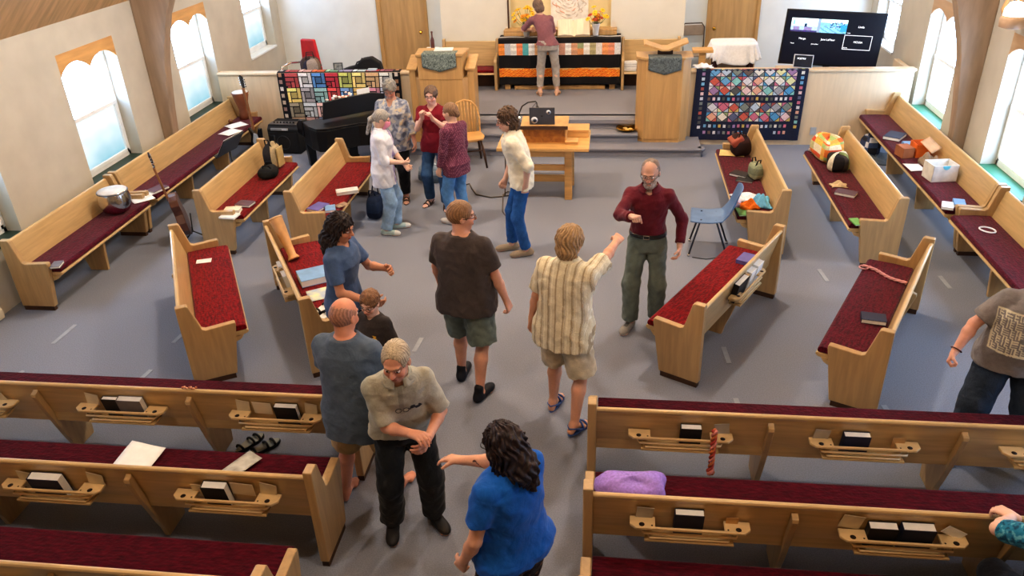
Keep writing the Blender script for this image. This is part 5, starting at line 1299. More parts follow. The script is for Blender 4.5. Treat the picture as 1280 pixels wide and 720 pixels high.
        F.cone(W_+d*.015*q+sd*.01*q, tb+tv*.012, .018*q, .0135*q, .01); p2 = tb+tv*.045*q; F.cone(tb, p2, .0125*q, .0115*q, .006)
        tv2 = unit(tv+n_*c_*.9-sd*c_*.5); F.cone(p2, p2+tv2*.036*q, .0112*q, .0092*q, .004)
    # feet
    fo = []
    for i, (hp, K, A_, fy, lf) in enumerate(legs):
        fw = np.array([-math.sin(fy), math.cos(fy), 0]); rt = np.array([math.cos(fy), math.sin(fy), 0]); gz = np.array([0, 0, 1.])
        pitch = math.atan2(lf, .16*s); f2 = fw*math.cos(pitch)-gz*math.sin(pitch); up2 = gz*math.cos(pitch)+fw*math.sin(pitch)
        base_ = A_-up2*.085*s; fo.append((base_, f2, rt, up2))
        def fp(x, y, z_): return base_+rt*x*s+f2*y*s+up2*z_*s
        F.cone(fp(0, -.02, .075), fp(0, -.045, .03), .034*s, .03*s, .02); F.cone(fp(0, 0, .06), fp(0, .12, .022), .034*s, .022*s, .03)
        for tx, ty, tr in ((-.028, .165, .012), (-.012, .185, .0115), (.004, .185, .011), (.018, .175, .011), (.03, .16, .0105)):
            sg = 1 if i == 0 else -1; F.cone(fp(-tx*sg*-1*1., .10, .02), fp(tx*sg, ty, .012), .018*s, tr*s, .008)
    # head
    F.cone(nb-np.array([0, 0, .05*s]), HP(0, -.018, -.06), .062*s*ag, .055*hk, .02)
    F.ell(HP(0, -.014, .03), np.array([.078, .098, .092])*hk, hr_, .02); F.ell(HP(0, .016, -.03), np.array([.064, .078, .09])*hk, hr_, .02)
    F.ell(HP(0, .05, -.09), np.array([.036, .034, .027])*hk, hr_, .02); F.ell(HP(0, .076, .032), np.array([.05, .02, .013])*hk, hr_, .012)
    for sg in (1, -1):
        F.ell(HP(sg*.031, .102, .008), np.array([.019, .016, .012])*hk, hr_, .012, sub=True)
        F.ell(HP(sg*.031, .079, .008), np.array([.014, .0125, .0095])*hk, hr_, .003)
        F.ell(HP(sg*.04, .06, -.03), np.array([.024, .024, .022])*hk, hr_, .02)
        F.ell(HP(sg*.079, -.008, -.005), np.array([.010, .022, .031])*hk, hr_, .006); F.ell(HP(sg*.09, .0, -.003), np.array([.008, .010, .017])*hk, hr_, .006, sub=True)
    F.cone(HP(0, .088, .014), HP(0, .112, -.02), .008*hk, .0125*hk, .012); F.ell(HP(0, .1, -.024), np.array([.019, .012, .009])*hk, hr_, .008)
    F.ell(HP(0, .088, -.055), np.array([.024, .012, .0065])*hk, hr_, .006); F.ell(HP(0, .087, -.066), np.array([.021, .012, .0075])*hk, hr_, .005)
    if beard: F.ell(HP(0, .055, -.088), np.array([.052, .048, .042])*hk, hr_, .015)
    vs, fs = F.mesh()
    col = np.tile(np.array(skin, float), (len(vs), 1)); col *= (1+.05*nz3(vs, 22.))[:, None]
    q = ((vs-hc) @ hr_)/hk; fr = (q[:, 1] > .045) & (np.abs(q[:, 0]) < .085) & (np.abs(q[:, 2]) < .14)
    def blend(m, c, w=1.):
        w = np.clip(np.asarray(m, float)*w, 0, 1)[:, None]; col[:] = col*(1-w)+np.array(c, float)*w
    skr = (skin[0]*.98, skin[1]*.74, skin[2]*.70)
    for sg in (1, -1): blend(fr*np.exp(-(((q[:, 0]-sg*.042)/.022)**2+((q[:, 2]+.028)/.02)**2)), skr, .45)
    blend(fr*np.exp(-((q[:, 0]/.02)**2+((q[:, 2]+.02)/.018)**2)), skr, .4)
    for sg in (1, -1):
        ex = q[:, 0]-sg*.031; ez = q[:, 2]-.008
        blend(fr & ((ex/.024)**2+(ez/.016)**2 < 1), (skin[0]*.72, skin[1]*.62, skin[2]*.58), .55)
        blend(fr & ((ex/.0145)**2+(ez/.0075)**2 < 1), (240, 232, 226)); blend(fr & ((ex/.0066)**2+(ez/.0075)**2 < 1), (50, 38, 30))
        bw = fr & (np.abs(q[:, 2]-.034+.25*np.abs(np.abs(q[:, 0])-.03)) < .0055) & (np.abs(ex) < .021)
        blend(bw, haircol if not beard else (110, 96, 86), .8)
    blend(fr & ((q[:, 0]/.025)**2+((q[:, 2]+.06)/.0125)**2 < 1), (176, 96, 88) if fem else (180, 112, 98), .75)
    blend(fr & (np.abs(q[:, 2]+.0605) < .0022) & (np.abs(q[:, 0]) < .02), (96, 44, 40), .8)
    if face == 'smile': blend(fr & ((q[:, 0]/.02)**2+((q[:, 2]+.06)/.0055)**2 < 1), (240, 236, 228), .9)
    if beard:
        m = (q[:, 1] > .0) & (q[:, 2] < -.035+.02*np.clip(np.abs(q[:, 0])/.06, 0, 1)**2*2) & (q[:, 2] > -.16) & (np.abs(q[:, 0]) < .1) & (q[:, 1] < .14) & ~((np.abs(q[:, 0]) < .02) & (np.abs(q[:, 2]+.061) < .007))
        cb = np.where((nz3(q, 120.) > 0)[:, None], np.array(beard, float), np.array(beard, float)*.78)
        w = m.astype(float)[:, None]*.88; col = col*(1-w)+cb*w
    if paint: paint(vs, col, locals())
    np_mesh('body', vs, fs, col, SKIN, root)
    # ---------------- hair
    if hair:
        Hf = Field(.0055); T = hair.get('t', .014); cutf = hair.get('face', (0, .085, -.035, .07, .075, .10)); am = hair.get('noise', .004); nf = hair.get('nf', 60.)
        for pr in hair.get('caps', [((0, -.016, .032), (.079+T, .098+T, .093+T))]):
            Hf.ell(HP(*pr[0]), np.array(pr[1])*hk, hr_, .015)
        for a, b_, ra, rb in hair.get('locks', []): Hf.cone(HP(*a), HP(*b_), ra*hk, rb*hk, .025)
        Hf.ell(HP(*cutf[:3]), np.array(cutf[3:])*hk, hr_, .008, sub=True)
        for c_ in hair.get('sub', []): Hf.ell(HP(*c_[:3]), np.array(c_[3:])*hk, hr_, .008, sub=True)
        def below(zz, nrm): Hf.half(HP(*zz), hr_ @ np.array(nrm, float))
        for pz_, nr in hair.get('cut', [((0, 0, -.06), (0, 0, -1))]): below(pz_, unit(nr))
        def hn(P):
            Q = ((P-hc) @ hr_)/hk
            ang = np.arctan2(Q[:, 0], -Q[:, 1]+.02)
            return am*(.6*np.sin(ang*26+3*np.sin(Q[:, 2]*40))+.8*nz3(Q, nf))
        v2, f2_ = Hf.mesh(hn)
        if len(f2_):
            Q = ((v2-hc) @ hr_)/hk; ang = np.arctan2(Q[:, 0], -Q[:, 1]+.02)
            st2 = .5+.5*np.sin(ang*34+5*np.sin(Q[:, 2]*30)+2*nz3(Q, 40.)); c2 = np.array(hair.get('col2', tuple(min(255, v*1.45+12) for v in haircol)), float)
            hcx = np.array(haircol, float)*(1-st2[:, None]*.6)+c2*st2[:, None]*.6
            np_mesh('hair', v2, f2_, hcx, HAIRM, root)
    if glasses:
        m = MB()
        for sg in (1, -1):
            m.tube([HP(sg*.033+.024*math.cos(a)*1., .103-.012*abs(math.cos(a))*0, .004+.018*math.sin(a)) for a in [2*PI*k/14 for k in range(14)]], .0022 if glasses != 'thin' else .0014, 5, closed=True)
            m.tube([HP(sg*.056, .1, .01), HP(sg*.078, .07, .012), HP(sg*.086, -.01, .008)], .002, 5)
        m.tube([HP(-.01, .105, .008), HP(.01, .105, .008)], .002, 5)
        m.build('eyeglasses', cm('spectacle_frame', (30, 28, 30), .4), root)
    # ---------------- trousers, shorts or skirt
    def fold(amp, f, seed):
        return lambda P: amp*(.7*nz3(P*np.array([1, 1, .55]), f, seed)+.5*nz3(P, f*2.3, seed+3))
    if pants:
        F = Field(vox); top = (pants.get('top', 1.0) if pants.get('belt') or not shirt or shirt.get('hem', .88) > .9 else shirt.get('hem', .88)+.06)*s+dzh; off = pants.get('off', .016); hem = pants.get('hem', 1.93)
        sec = torso(off, .8*s+dzh, top+.06); 
        if len(sec) > 1: F.stack(sec, k=.03, cut=((0, 0, top), (lx*.3, ly*.3, 1)))
        lo_ = pants.get('legr', (.098, .082, .066))
        if pants.get('skirt'):
            zt, zb = .93*s+dzh, pants['skirt']*s
            F.stack([(zb, 0, .01, .2*g*s, .17*g*s, 0), (zt, 0, 0, .185*g*s+off, .14*g*s+off, 0)], k=.03)
        else:
            for hp, K, A_, fy, lf in legs:
                gl = .5+.5*g
                if hem <= 1:
                    c_ = hp+(K-hp)*hem; u_ = unit(K-hp); F.cone(hp, hp+(K-hp)*(hem+.25), lo_[0]*s*gl, lo_[1]*s*gl, .03, cut=(c_, u_))
                else:
                    t_ = hem-1; u_ = unit(A_-K); c_ = K+(A_-K)*t_
                    F.cone(hp, K, lo_[0]*s*gl, lo_[1]*s*gl, .03); F.cone(K, K+(A_-K)*(t_+.1), lo_[1]*s*gl, lo_[2]*s*(.6+.4*gl), .03, cut=(c_, u_))
        F.half((0, 0, top), (lx*.3, ly*.3, 1))
        v2, f2_ = F.mesh(fold(pants.get('fold', .005)*1.4, 16., h))
        c = np.tile(np.array(pants['col'], float), (len(v2), 1))*(1+.09*nz3(v2, 16., 2.)+.05*nz3(v2, 50.))[:, None]
        if pants.get('paint'): c = pants['paint'](v2, c, s)
        po = np_mesh(pants.get('name', 'trousers'), v2, f2_, c, DENIM if pants.get('denim') else CLOTH, root)
        if pants.get('belt'):
            zz = top-.02; r_s = [r for r in sec if r[0] <= top+.05]; q_ = np.array(r_s); ii = lambda k: float(np.interp(zz, q_[:, 0], q_[:, k]))
            m = MB(); pts = [(ii(1)+(ii(3)+.006)*math.copysign(abs(math.cos(a))**.87, math.cos(a)), ii(2)+(ii(4)+.006)*math.copysign(abs(math.sin(a))**.87, math.sin(a)), zz) for a in [2*PI*k/40 for k in range(40)]]
            for dz in (-.01, .006): m.tube([(p[0], p[1], p[2]+dz) for p in pts], .012, 6, closed=True)
            bo = m.build('belt', BLACK, root)
            yb_ = ii(2)+ii(4)+.02; MB().tube([(-.025, yb_, zz-.018), (.025, yb_, zz-.018), (.025, yb_, zz+.016), (-.025, yb_, zz+.016)], .004, 5, closed=True).build('buckle', CHROME, bo)
    # ---------------- shirt
    if shirt:
        F = Field(vox); off = shirt.get('off', .02); hem = shirt.get('hem', .88)*s+dzh; sl = shirt.get('sleeve', .55)
        sec = torso(off, 0, 9, 1., minr=(1.3, .0, .0))
        lo_z = hem-.05; r0 = np.array(sec); fl = shirt.get('flare', 0.)
        if r0[0, 0] > lo_z: sec = [(lo_z, r0[0, 1], r0[0, 2], r0[0, 3]+fl, r0[0, 4]+fl, 0)]+sec
        wmin = shirt.get('wmin')
        if wmin: sec = [(r[0], r[1], r[2], max(r[3], wmin[0]*s) if r[0] < 1.3*s+dzh else r[3], max(r[4], wmin[1]*s) if r[0] < 1.25*s+dzh else r[4], r[5]) for r in sec]
        nsl = shirt.get('tilt', (0, 0))
        if pants and hem < .95*s+dzh and not pants.get('skirt'):
            lr = pants.get('legr', (.098, .082, .066))[0]*s*(.5+.5*g); wx = .088*s*max(1, g*.95)+lr+.030; wy = lr+.046
            ext = []
            for r in sec:
                t_ = min(1, max(0, (1.06*s+dzh-r[0])/(.12*s))); ext.append((r[0], r[1], r[2], max(r[3], wx*t_), max(r[4], wy*t_), r[5]))
            sec = ext
        F.stack(sec, k=.03, cut=((0, 0, hem), (nsl[0], nsl[1], -1)))
        sr = [v*.9 for v in shirt.get('sr', (.072, .066, .05))]
        for (S_, E_, W_) in arms:
            F.cone(S_*.7+np.array([nb[0], nb[1], S_[2]+.015])*.3, S_, .05*s*ag, .054*s*ag, .04)
            if sl <= 1:
                u_ = unit(E_-S_); c_ = S_+(E_-S_)*sl; F.cone(S_, S_+(E_-S_)*(sl+.25), sr[0]*s*ag, sr[1]*s*ag, .03, cut=(c_, u_))
            else:
                u_ = unit(W_-E_); c_ = E_+(W_-E_)*(sl-1)
                F.cone(S_, E_, sr[0]*s*ag, sr[1]*.92*s*ag, .03); F.cone(E_, E_+(W_-E_)*(sl-.9), sr[1]*.9*s*ag, sr[2]*s*ag, .03, cut=(c_, u_))
        nr = shirt.get('neck', (.066, .066)); F.cone(nb+np.array([0, .02, -.008*s]), hc, nr[0]*s, nr[1]*s, .008, sub=True)
        if shirt.get('vneck'):
            vd = shirt['vneck']; F.cone(nb+np.array([0, .06, 0.]), nb+np.array([0, .13*s*g+ly*.1, -vd*s]), .05*s, .012*s, .01, sub=True)
        v2, f2_ = F.mesh(fold(shirt.get('fold', .005)*1.5, 15., h+1))
        c = np.tile(np.array(shirt['col'], float), (len(v2), 1))*(1+.05*nz3(v2, 12., 5.)+.03*nz3(v2, 60.))[:, None]
        if shirt.get('paint'): c = shirt['paint'](v2, c, s, dict(arms=arms, nb=nb, hem=hem))
        so = np_mesh(shirt.get('name', 'shirt'), v2, f2_, c, CLOTH, root)
        if shirt.get('collar'):
            m = MB(); k = 18; rr = nr[0]*s+.006
            def cf(u, v):
                a = PI/2+.32+u*(2*PI-.64); ex = v*.042
                p = nb+np.array([math.cos(a)*(rr+ex*.75), .012+math.sin(a)*(rr+ex*.75)+.0, .022*s+.012*math.sin(-a)*0+(.012 if v < .3 else .0)-ex*.9-.02*(math.sin(a) > .5)])
                return tuple(p)
            m.grid(cf, k, 4, tuple(int(v) for v in shirt.get('ccol', shirt['col'])))
            m.build('collar', CLOTH, so, solid=.004)
    # ---------------- shoes
    if shoes:
        for i, (bs, f2, rt, up2) in enumerate(fo):
            def fp(x, y, z_): return bs+rt*x*s+f2*y*s+up2*z_*s
            if shoes['kind'] == 'sandal':
                m = MB(); pl = []
                for k in range(16):
                    a = 2*PI*k/16; pl.append((.047*math.cos(a)*(1.08 if math.sin(a) > 0 else .85), .065+.14*math.sin(a)))
                vsb = [fp(x, y, z_) for z_ in (-.004, .012) for x, y in pl]; n_ = 16
                m.add(vsb, [tuple(range(16))[::-1], tuple(range(16, 32))]+[(k, (k+1) % 16, 16+(k+1) % 16, 16+k) for k in range(16)])
                o_ = m.build('sandal', cm('sandal_'+shoes['n'], shoes['col'], .6), root)
                m = MB()
                for y0, hh_, w_ in ((.125, .042, .044), (.07, .062, .043)): m.tube([fp(w_*math.cos(a), y0-.015*math.sin(a)*0, .01+hh_*math.sin(a)) for a in [PI*k/8 for k in range(9)]], .009, 6)
                m.tube([fp(.042, .06, .02), fp(.04, -.03, .06), fp(0, -.075, .065), fp(-.04, -.03, .06), fp(-.042, .06, .02)], .007, 6)
                m.build('strap', cm('sandal_'+shoes['n'], shoes['col'], .6), o_)
                continue
            F = Field(.0055); q3 = np.stack([rt, f2, up2], 1)
            F.ell(fp(0, .045, .035), np.array([.046, .13, .042])*s, q3, .02); F.ell(fp(0, .13, .03), np.array([.047, .075, .036])*s, q3, .02)
            F.ell(fp(0, -.03, .04), np.array([.04, .055, .05])*s, q3, .02); F.cone(fp(0, -.02, .05), fp(0, -.015, shoes.get('hi', .075)), .042*s, .04*s, .02)
            F.half(fp(0, 0, 0), -up2)
            v2, f2_ = F.mesh(); zz = ((v2-bs) @ up2)/s; yy = ((v2-bs) @ f2)/s
            c = np.tile(np.array(shoes['col'], float), (len(v2), 1)); c[zz < .022] = shoes.get('sole', (40, 38, 38))
            if shoes.get('toe'): c[(yy > .13) & (zz >= .022)] = shoes['toe']
            if shoes.get('lace'): c[(np.abs(((v2-bs) @ rt)/s) < .02) & (yy > .03) & (yy < .12) & (zz > .04)] = shoes['lace']
            if shoes.get('sock'): c[zz > .085] = shoes['sock']
            np_mesh('shoe', v2, f2_, c, SHOEM, root)
    return root, dict(hc=hc, hr=hr_, hk=hk, HP=HP, arms=arms, legs=legs, nb=nb, s=s, sp=sp, fo=fo)

# ------------------------------------------------------------------ the sixteen people
MEN = dict(caps=[((0, -.018, .034), (.087, .106, .102))], sub=[(.092, .012, -.045, .032, .05, .05), (-.092, .012, -.045, .032, .05, .05)], cut=[((0, 0, -.075), (0, 0, -1))], noise=.003)
def hairv(base, **k): d = dict(base); d.update(k); return d
# woman arranging flowers at the altar
person('person in mauve top and grey trousers facing the altar, arranging flowers', (-1.10, 13.53), R(4), h=1.60, fem=True, g=.95, lean=(-.12, .12), twist=R(12), head=(R(20), R(22), R(-10)), z=ZP,
       hands=((-.02, .40, .98), (-.30, .38, 1.02)), poles=((.7, -.6, -.6), (-.9, -.3, -.4)), curl=(.5, .5), feet=((.15, -.02, R(-12)), (-.14, -.02, R(12))),
       hair=dict(caps=[((0, -.02, .03), (.094, .115, .106)), ((0, -.045, -.05), (.088, .085, .09))], cut=[((0, 0, -.115), (0, .1, -1))], noise=.004), haircol=(92, 74, 62),
       shirt=dict(name='top', col=(134, 92, 98), hem=.93, sleeve=.95, off=.016, sr=(.062, .058, .05)), pants=dict(col=(166, 160, 152), top=1.03, hem=1.82, off=.016, legr=(.096, .076, .060)), shoes=dict(kind='sandal', n='tan', col=(196, 160, 130)), vox=.007)
# woman in white shirt with pink mask
r2, d2 = person('person in white shirt and pale jeans with pink face mask, grey ponytail', (-2.72, 8.76), R(-82), h=1.56, fem=True, g=1.02, lean=(0, .03), head=(R(4), R(24), 0),
       hands=((.10, .25, .93), (-.02, .27, .86)), poles=((.5, -1, -.3), (-.5, -1, -.2)), palm=((-.6, 0, .6), (.6, 0, .6)), curl=(.75, .7), feet=((.09, -.03, R(-14)), (-.09, .07, R(8))),
       hair=dict(caps=[((0, -.02, .03), (.087, .108, .102))], locks=[((0, -.10, .0), (0, -.135, -.05), .03, .034), ((0, -.135, -.05), (0, -.12, -.25), .034, .02)], sub=[(.092, .016, -.03, .03, .045, .05), (-.092, .016, -.03, .03, .045, .05)], cut=[((0, 0, -.3), (0, 0, -1)), ], noise=.0025), haircol=(126, 124, 120),
       shirt=dict(col=(222, 224, 232), hem=.72, sleeve=1.25, off=.028, flare=.015, collar=True, sr=(.07, .064, .055), fold=.007, paint=lambda P, c, s, d: np.where(((np.abs(P[:, 0]) < .035) & (P[:, 1] > .06))[:, None], np.array((168, 160, 200.)), c)),
       pants=dict(col=(142, 172, 202), top=1.0, hem=1.97, denim=True, legr=(.098, .088, .08), name='jeans'), shoes=dict(kind='shoe', col=(176, 200, 200), sole=(224, 226, 222), toe=(214, 218, 214)), vox=.0065, skin=(216, 170, 146))
F_ = MB(); HPf = d2['HP']
def maskf(u, v):
    a = (u-.5)*2.3; zz = .012-v*.115; rr = .088+.026*math.sin(PI*min(1, v*1.15))*math.cos(a)
    return tuple(HPf(.078*math.sin(a), .012+(rr+.008)*math.cos(a)*(1-.15*v), zz))
F_.grid(maskf, 16, 10); F_.build('face_mask', cm('pink_mask', (226, 150, 176), .85), r2, solid=.004)
# floral blouse
def floral(P, c, s, d):
    n = nz3(P, 26., 1.)+.6*nz3(P, 60., 4.); m = nz3(P, 17., 8.)+.5*nz3(P, 45., 2.)
    out = np.tile(np.array((140, 146, 160.)), (len(P), 1)); out[n > .18] = (184, 181, 176); out[n < -.42] = (102, 108, 126); out[m > .78] = (202, 186, 158)
    return out
person('person with short grey hair in blue and cream floral blouse, looking down', (-2.84, 9.86), R(178), h=1.63, fem=True, g=1.12, belly=.03, head=(R(6), R(30), 0),
       hands=((.29, .10, .80), (-.29, .07, .76)), curl=(.4, .4), feet=((.11, .0, R(-10)), (-.09, .08, R(14))), hair=hairv(MEN, noise=.010, caps=[((0, -.018, .036), (.094, .112, .108))]), haircol=(122, 120, 114),
       shirt=dict(name='blouse', col=(140, 146, 160), hem=.76, sleeve=1.55, off=.03, flare=.02, vneck=.12, neck=(.072, .07), sr=(.07, .064, .062), paint=floral), pants=dict(col=(26, 26, 30), hem=1.9, legr=(.098, .085, .07)), shoes=dict(kind='sandal', n='brown', col=(84, 66, 54)), vox=.0068, skin=(196, 138, 112), face='smile')
# maroon tee, fists raised
person('person in maroon v-neck tee and jeans, glasses, smiling with both fists raised', (-2.26, 9.66), R(176), h=1.60, fem=True, g=1.02, head=(R(2), R(8), 0),
       hands=((.06, .26, 1.27), (-.075, .28, 1.26)), poles=((.5, -.2, -1), (-.7, -.2, -1)), palm=((-.8, .5, 0), (.8, .5, 0)), hdir=((0, .35, 1), (.25, .3, 1)), curl=(.95, .9), feet=((.13, .0, R(-18)), (-.12, .12, R(16))),
       hair=dict(caps=[((0, -.02, .032), (.093, .112, .106))], face=(0, .085, -.03, .064, .08, .1), cut=[((0, 0, -.07), (0, .2, -1))], noise=.005), haircol=(84, 66, 54), glasses='thin', face='smile', skin=(222, 170, 150),
       shirt=dict(name='tee', col=(118, 28, 42), hem=.83, sleeve=.62, off=.02, vneck=.07), pants=dict(col=(58, 84, 116), hem=1.95, denim=True, legr=(.096, .082, .07), name='jeans'), shoes=dict(kind='sandal', n='dark', col=(78, 64, 58)), vox=.0068)
# plum shirt, hair in low bun
def dots(P, c, s, d):
    n = np.sin(P[:, 0]*190)*np.sin(P[:, 1]*190+P[:, 2]*60)*np.sin(P[:, 2]*190); c = c.copy(); c[n > .3] = (150, 96, 112); return c
person('person in dotted plum shirt and light jeans seen from behind, hair clipped back', (-1.88, 9.06), R(58), h=1.55, fem=True, g=.98, head=(R(14), R(10), 0), lean=(0, .02),
       hands=((.23, .08, .72), (-.22, .10, .68)), curl=(.4, .35), feet=((.10, -.02, R(-10)), (-.09, .05, R(8))),
       hair=dict(caps=[((0, -.02, .03), (.086, .108, .102)), ((0, -.105, -.03), (.04, .04, .05))], sub=[(.092, .014, -.03, .03, .042, .05), (-.092, .014, -.03, .03, .042, .05)], cut=[((0, 0, -.085), (0, 0, -1))], noise=.003), haircol=(110, 84, 62),
       shirt=dict(col=(98, 52, 72), hem=.76, sleeve=1.85, off=.02, sr=(.074, .066, .056), neck=(.06, .06), fold=.004, paint=dots), pants=dict(col=(96, 142, 190), hem=1.95, denim=True, legr=(.102, .08, .075), name='jeans'), shoes=dict(kind='shoe', col=(206, 206, 204), sole=(230, 230, 228)), vox=.0065)
# cream shirt, curly hair, holding microphone cable
r6, d6 = person('person with curly brown hair in loose cream shirt and jeans beside the communion table', (-.98, 8.27), R(102), h=1.74, g=.9, lean=(.0, .10), head=(R(4), R(14), 0), twist=R(-8),
       hands=((.14, .18, .86), (-.20, -.02, .90)), poles=((.6, -1, -.2), (-.7, -1, .1)), curl=(.8, .6), feet=((.08, .13, R(4)), (-.10, -.02, R(8))),
       hair=dict(caps=[((0, -.022, .035), (.096, .115, .108)), ((0, -.05, -.06), (.09, .08, .095))], face=(0, .1, -.04, .066, .08, .105), cut=[((0, 0, -.15), (0, .2, -1))], noise=.013, nf=75.), haircol=(76, 58, 44), glasses='thin',
       shirt=dict(col=(226, 218, 196), hem=.84, sleeve=1.18, off=.034, flare=.03, collar=True, sr=(.082, .078, .066), fold=.009), pants=dict(col=(48, 92, 150), hem=1.95, denim=True, legr=(.094, .072, .064), name='jeans'), shoes=dict(kind='shoe', col=(150, 136, 116), sole=(176, 166, 150)), vox=.0062, skin=(206, 156, 132))
# bearded man, maroon shirt
person('person with grey beard and glasses in maroon long-sleeved shirt, one fist held out', (.36, 6.74), R(172), h=1.72, g=.9, lean=(0, .03), head=(R(-4), R(14), R(2)),
       hands=((.10, .46, 1.33), (-.30, .08, .91)), poles=((.9, -.3, -.7), (-.6, -1, 0)), palm=((0, -.2, -1), None), curl=(1., .4), feet=((.12, .10, R(-16)), (-.11, -.03, R(14))),
       hair=dict(caps=[((0, -.03, .028), (.085, .096, .098))], face=(0, .09, .0, .068, .085, .11), locks=[((.03, -.09, -.05), (.04, -.08, -.15), .04, .025)], sub=[(.094, .02, -.03, .032, .045, .05), (-.094, .02, -.03, .032, .045, .05)], cut=[((0, 0, -.17), (0, 0, -1))], noise=.003), haircol=(98, 84, 74), beard=(176, 168, 160), glasses='thin', skin=(200, 148, 124),
       shirt=dict(col=(96, 34, 46), hem=.995, sleeve=1.9, off=.022, collar=True, vneck=.05, sr=(.07, .062, .054), fold=.007), pants=dict(col=(98, 108, 102), top=1.03, hem=1.96, legr=(.098, .088, .082), fold=.008, belt=True), shoes=dict(kind='shoe', col=(150, 146, 140), sole=(214, 212, 208), lace=(90, 88, 86)), vox=.006)
# dark grey tee
person('person in charcoal tee and grey-green cargo shorts walking away down the aisle', (-1.15, 5.56), R(-10), h=1.77, g=1.14, belly=.05, head=(R(-58), R(6), 0),
       hands=((.33, .06, .88), (-.30, .18, .92)), poles=((.6, -1, -.1), (-.8, -.9, 0)), curl=(.45, .5), feet=((.12, -.14, R(-14), .0), (-.14, .12, R(4), .0)),
       hair=hairv(MEN, caps=[((0, -.018, .034), (.086, .105, .1))]), haircol=(112, 84, 58), glasses='thick', skin=(208, 146, 116),
       shirt=dict(name='tee', col=(74, 68, 68), hem=.80, sleeve=.72, off=.026, flare=.012, sr=(.082, .08, .06), fold=.006), pants=dict(name='shorts', col=(104, 116, 110), hem=.92, legr=(.12, .115, .1), fold=.008), shoes=dict(kind='shoe', col=(24, 26, 34), sole=(18, 18, 22), hi=.12, sock=(24, 24, 28)), vox=.006)
# striped shirt, blond
def stripes(P, c, s, d):
    out = np.tile(np.array((214, 204, 176.)), (len(P), 1)); x = P[:, 0]+.25*np.maximum(0, np.abs(P[:, 0])-.2)
    ph = (x/.062) % 1; out[(ph < .18)] = (168, 152, 124); out[(ph > .24) & (ph < .3)] = (176, 166, 146); out[(ph > .55) & (ph < .60)] = (232, 226, 206)
    return out*(1+.05*nz3(P, 14.))[:, None]
person('person with sandy hair in striped cream shirt and beige shorts, arm stretched toward bearded man', (-.33, 5.18), R(-22), h=1.74, g=1.08, belly=.03, lean=(.03, .03), head=(R(-6), R(4), 0),
       hands=((.20, .56, 1.42), (-.34, .05, .72)), poles=((.9, -.2, -.7), (-.6, -1, -.1)), palm=((-.5, 0, -.8), None), curl=(1., .35), feet=((.16, -.13, R(-10), .02), (-.14, .1, R(6))),
       hair=dict(caps=[((0, -.02, .034), (.1, .118, .112)), ((0, -.055, -.045), (.085, .08, .085))], cut=[((0, 0, -.115), (0, .1, -1))], noise=.006), haircol=(132, 106, 74), skin=(208, 144, 110),
       shirt=dict(col=(214, 204, 176), hem=.76, sleeve=.8, off=.028, flare=.02, collar=True, sr=(.082, .084, .06), paint=stripes, fold=.007), pants=dict(name='shorts', col=(196, 184, 158), hem=.95, legr=(.12, .115, .105), fold=.008), shoes=dict(kind='sandal', n='blue', col=(58, 92, 150)), vox=.006)
# dark-haired woman, slate blue tee
person('person with long dark curly hair in slate blue tee, reaching toward the boy', (-2.18, 5.52), R(-95), h=1.68, fem=True, g=1.02, head=(R(-8), R(18), 0), lean=(.0, .04),
       hands=((.16, .30, .98), (-.10, .36, 1.15)), poles=((.6, -.8, -.5), (-.7, -.6, -.8)), curl=(.4, .4), feet=((.10, -.02, R(-8)), (-.10, .04, R(8))),
       hair=dict(caps=[((0, -.02, .03), (.091, .112, .105))], locks=[((0, -.06, 0), (0, -.085, -.16), .08, .085), ((0, -.085, -.16), (.0, -.10, -.27), .085, .045), ((.065, .0, -.03), (.075, -.02, -.2), .035, .028), ((-.065, .0, -.03), (-.075, -.02, -.2), .035, .028)], cut=[((0, 0, -.34), (0, 0, -1))], noise=.012, nf=70.), haircol=(34, 26, 26), skin=(196, 132, 100),
       shirt=dict(name='tee', col=(74, 96, 132), hem=.83, sleeve=.72, off=.02, flare=.01, sr=(.072, .07, .05)), pants=dict(col=(22, 22, 26), hem=1.95, legr=(.098, .085, .07)), shoes=dict(kind='shoe', col=(40, 40, 44)), vox=.006)
# boy
def scrawl(P, c, s, d):
    c = c.copy(); x, z_ = P[:, 0], P[:, 2]-.775; f = P[:, 1] > .05
    m = f & (np.abs(z_-.012*np.sin(x*170)-.01*np.sin(x*61)) < .011) & (np.abs(x) < .075)
    m |= f & (np.abs(x+.055-.012*np.sin(z_*120)) < .009) & (z_ > 0) & (z_ < .05); c[m] = (226, 176, 62); return c
person('child with brown hair and black glasses in dark tee with yellow lettering', (-1.83, 5.17), R(160), h=1.13, g=.98, head=(R(6), R(14), 0), hs=1.28, shw=.95,
       hands=((.15, .12, .62), (-.17, .10, .60)), curl=(.4, .4), feet=((.07, 0, R(-8)), (-.07, .03, R(8))), hair=hairv(MEN, noise=.006, caps=[((0, -.014, .036), (.09, .11, .106))]), haircol=(106, 76, 52), glasses='thick', skin=(222, 168, 142),
       shirt=dict(name='tee', col=(60, 54, 52), hem=.80, sleeve=.85, off=.024, flare=.01, sr=(.085, .085, .06), paint=scrawl), pants=dict(name='shorts', col=(60, 64, 74), hem=1.0, legr=(.11, .1, .09)), shoes=dict(kind='shoe', col=(60, 60, 66)), vox=.0055)
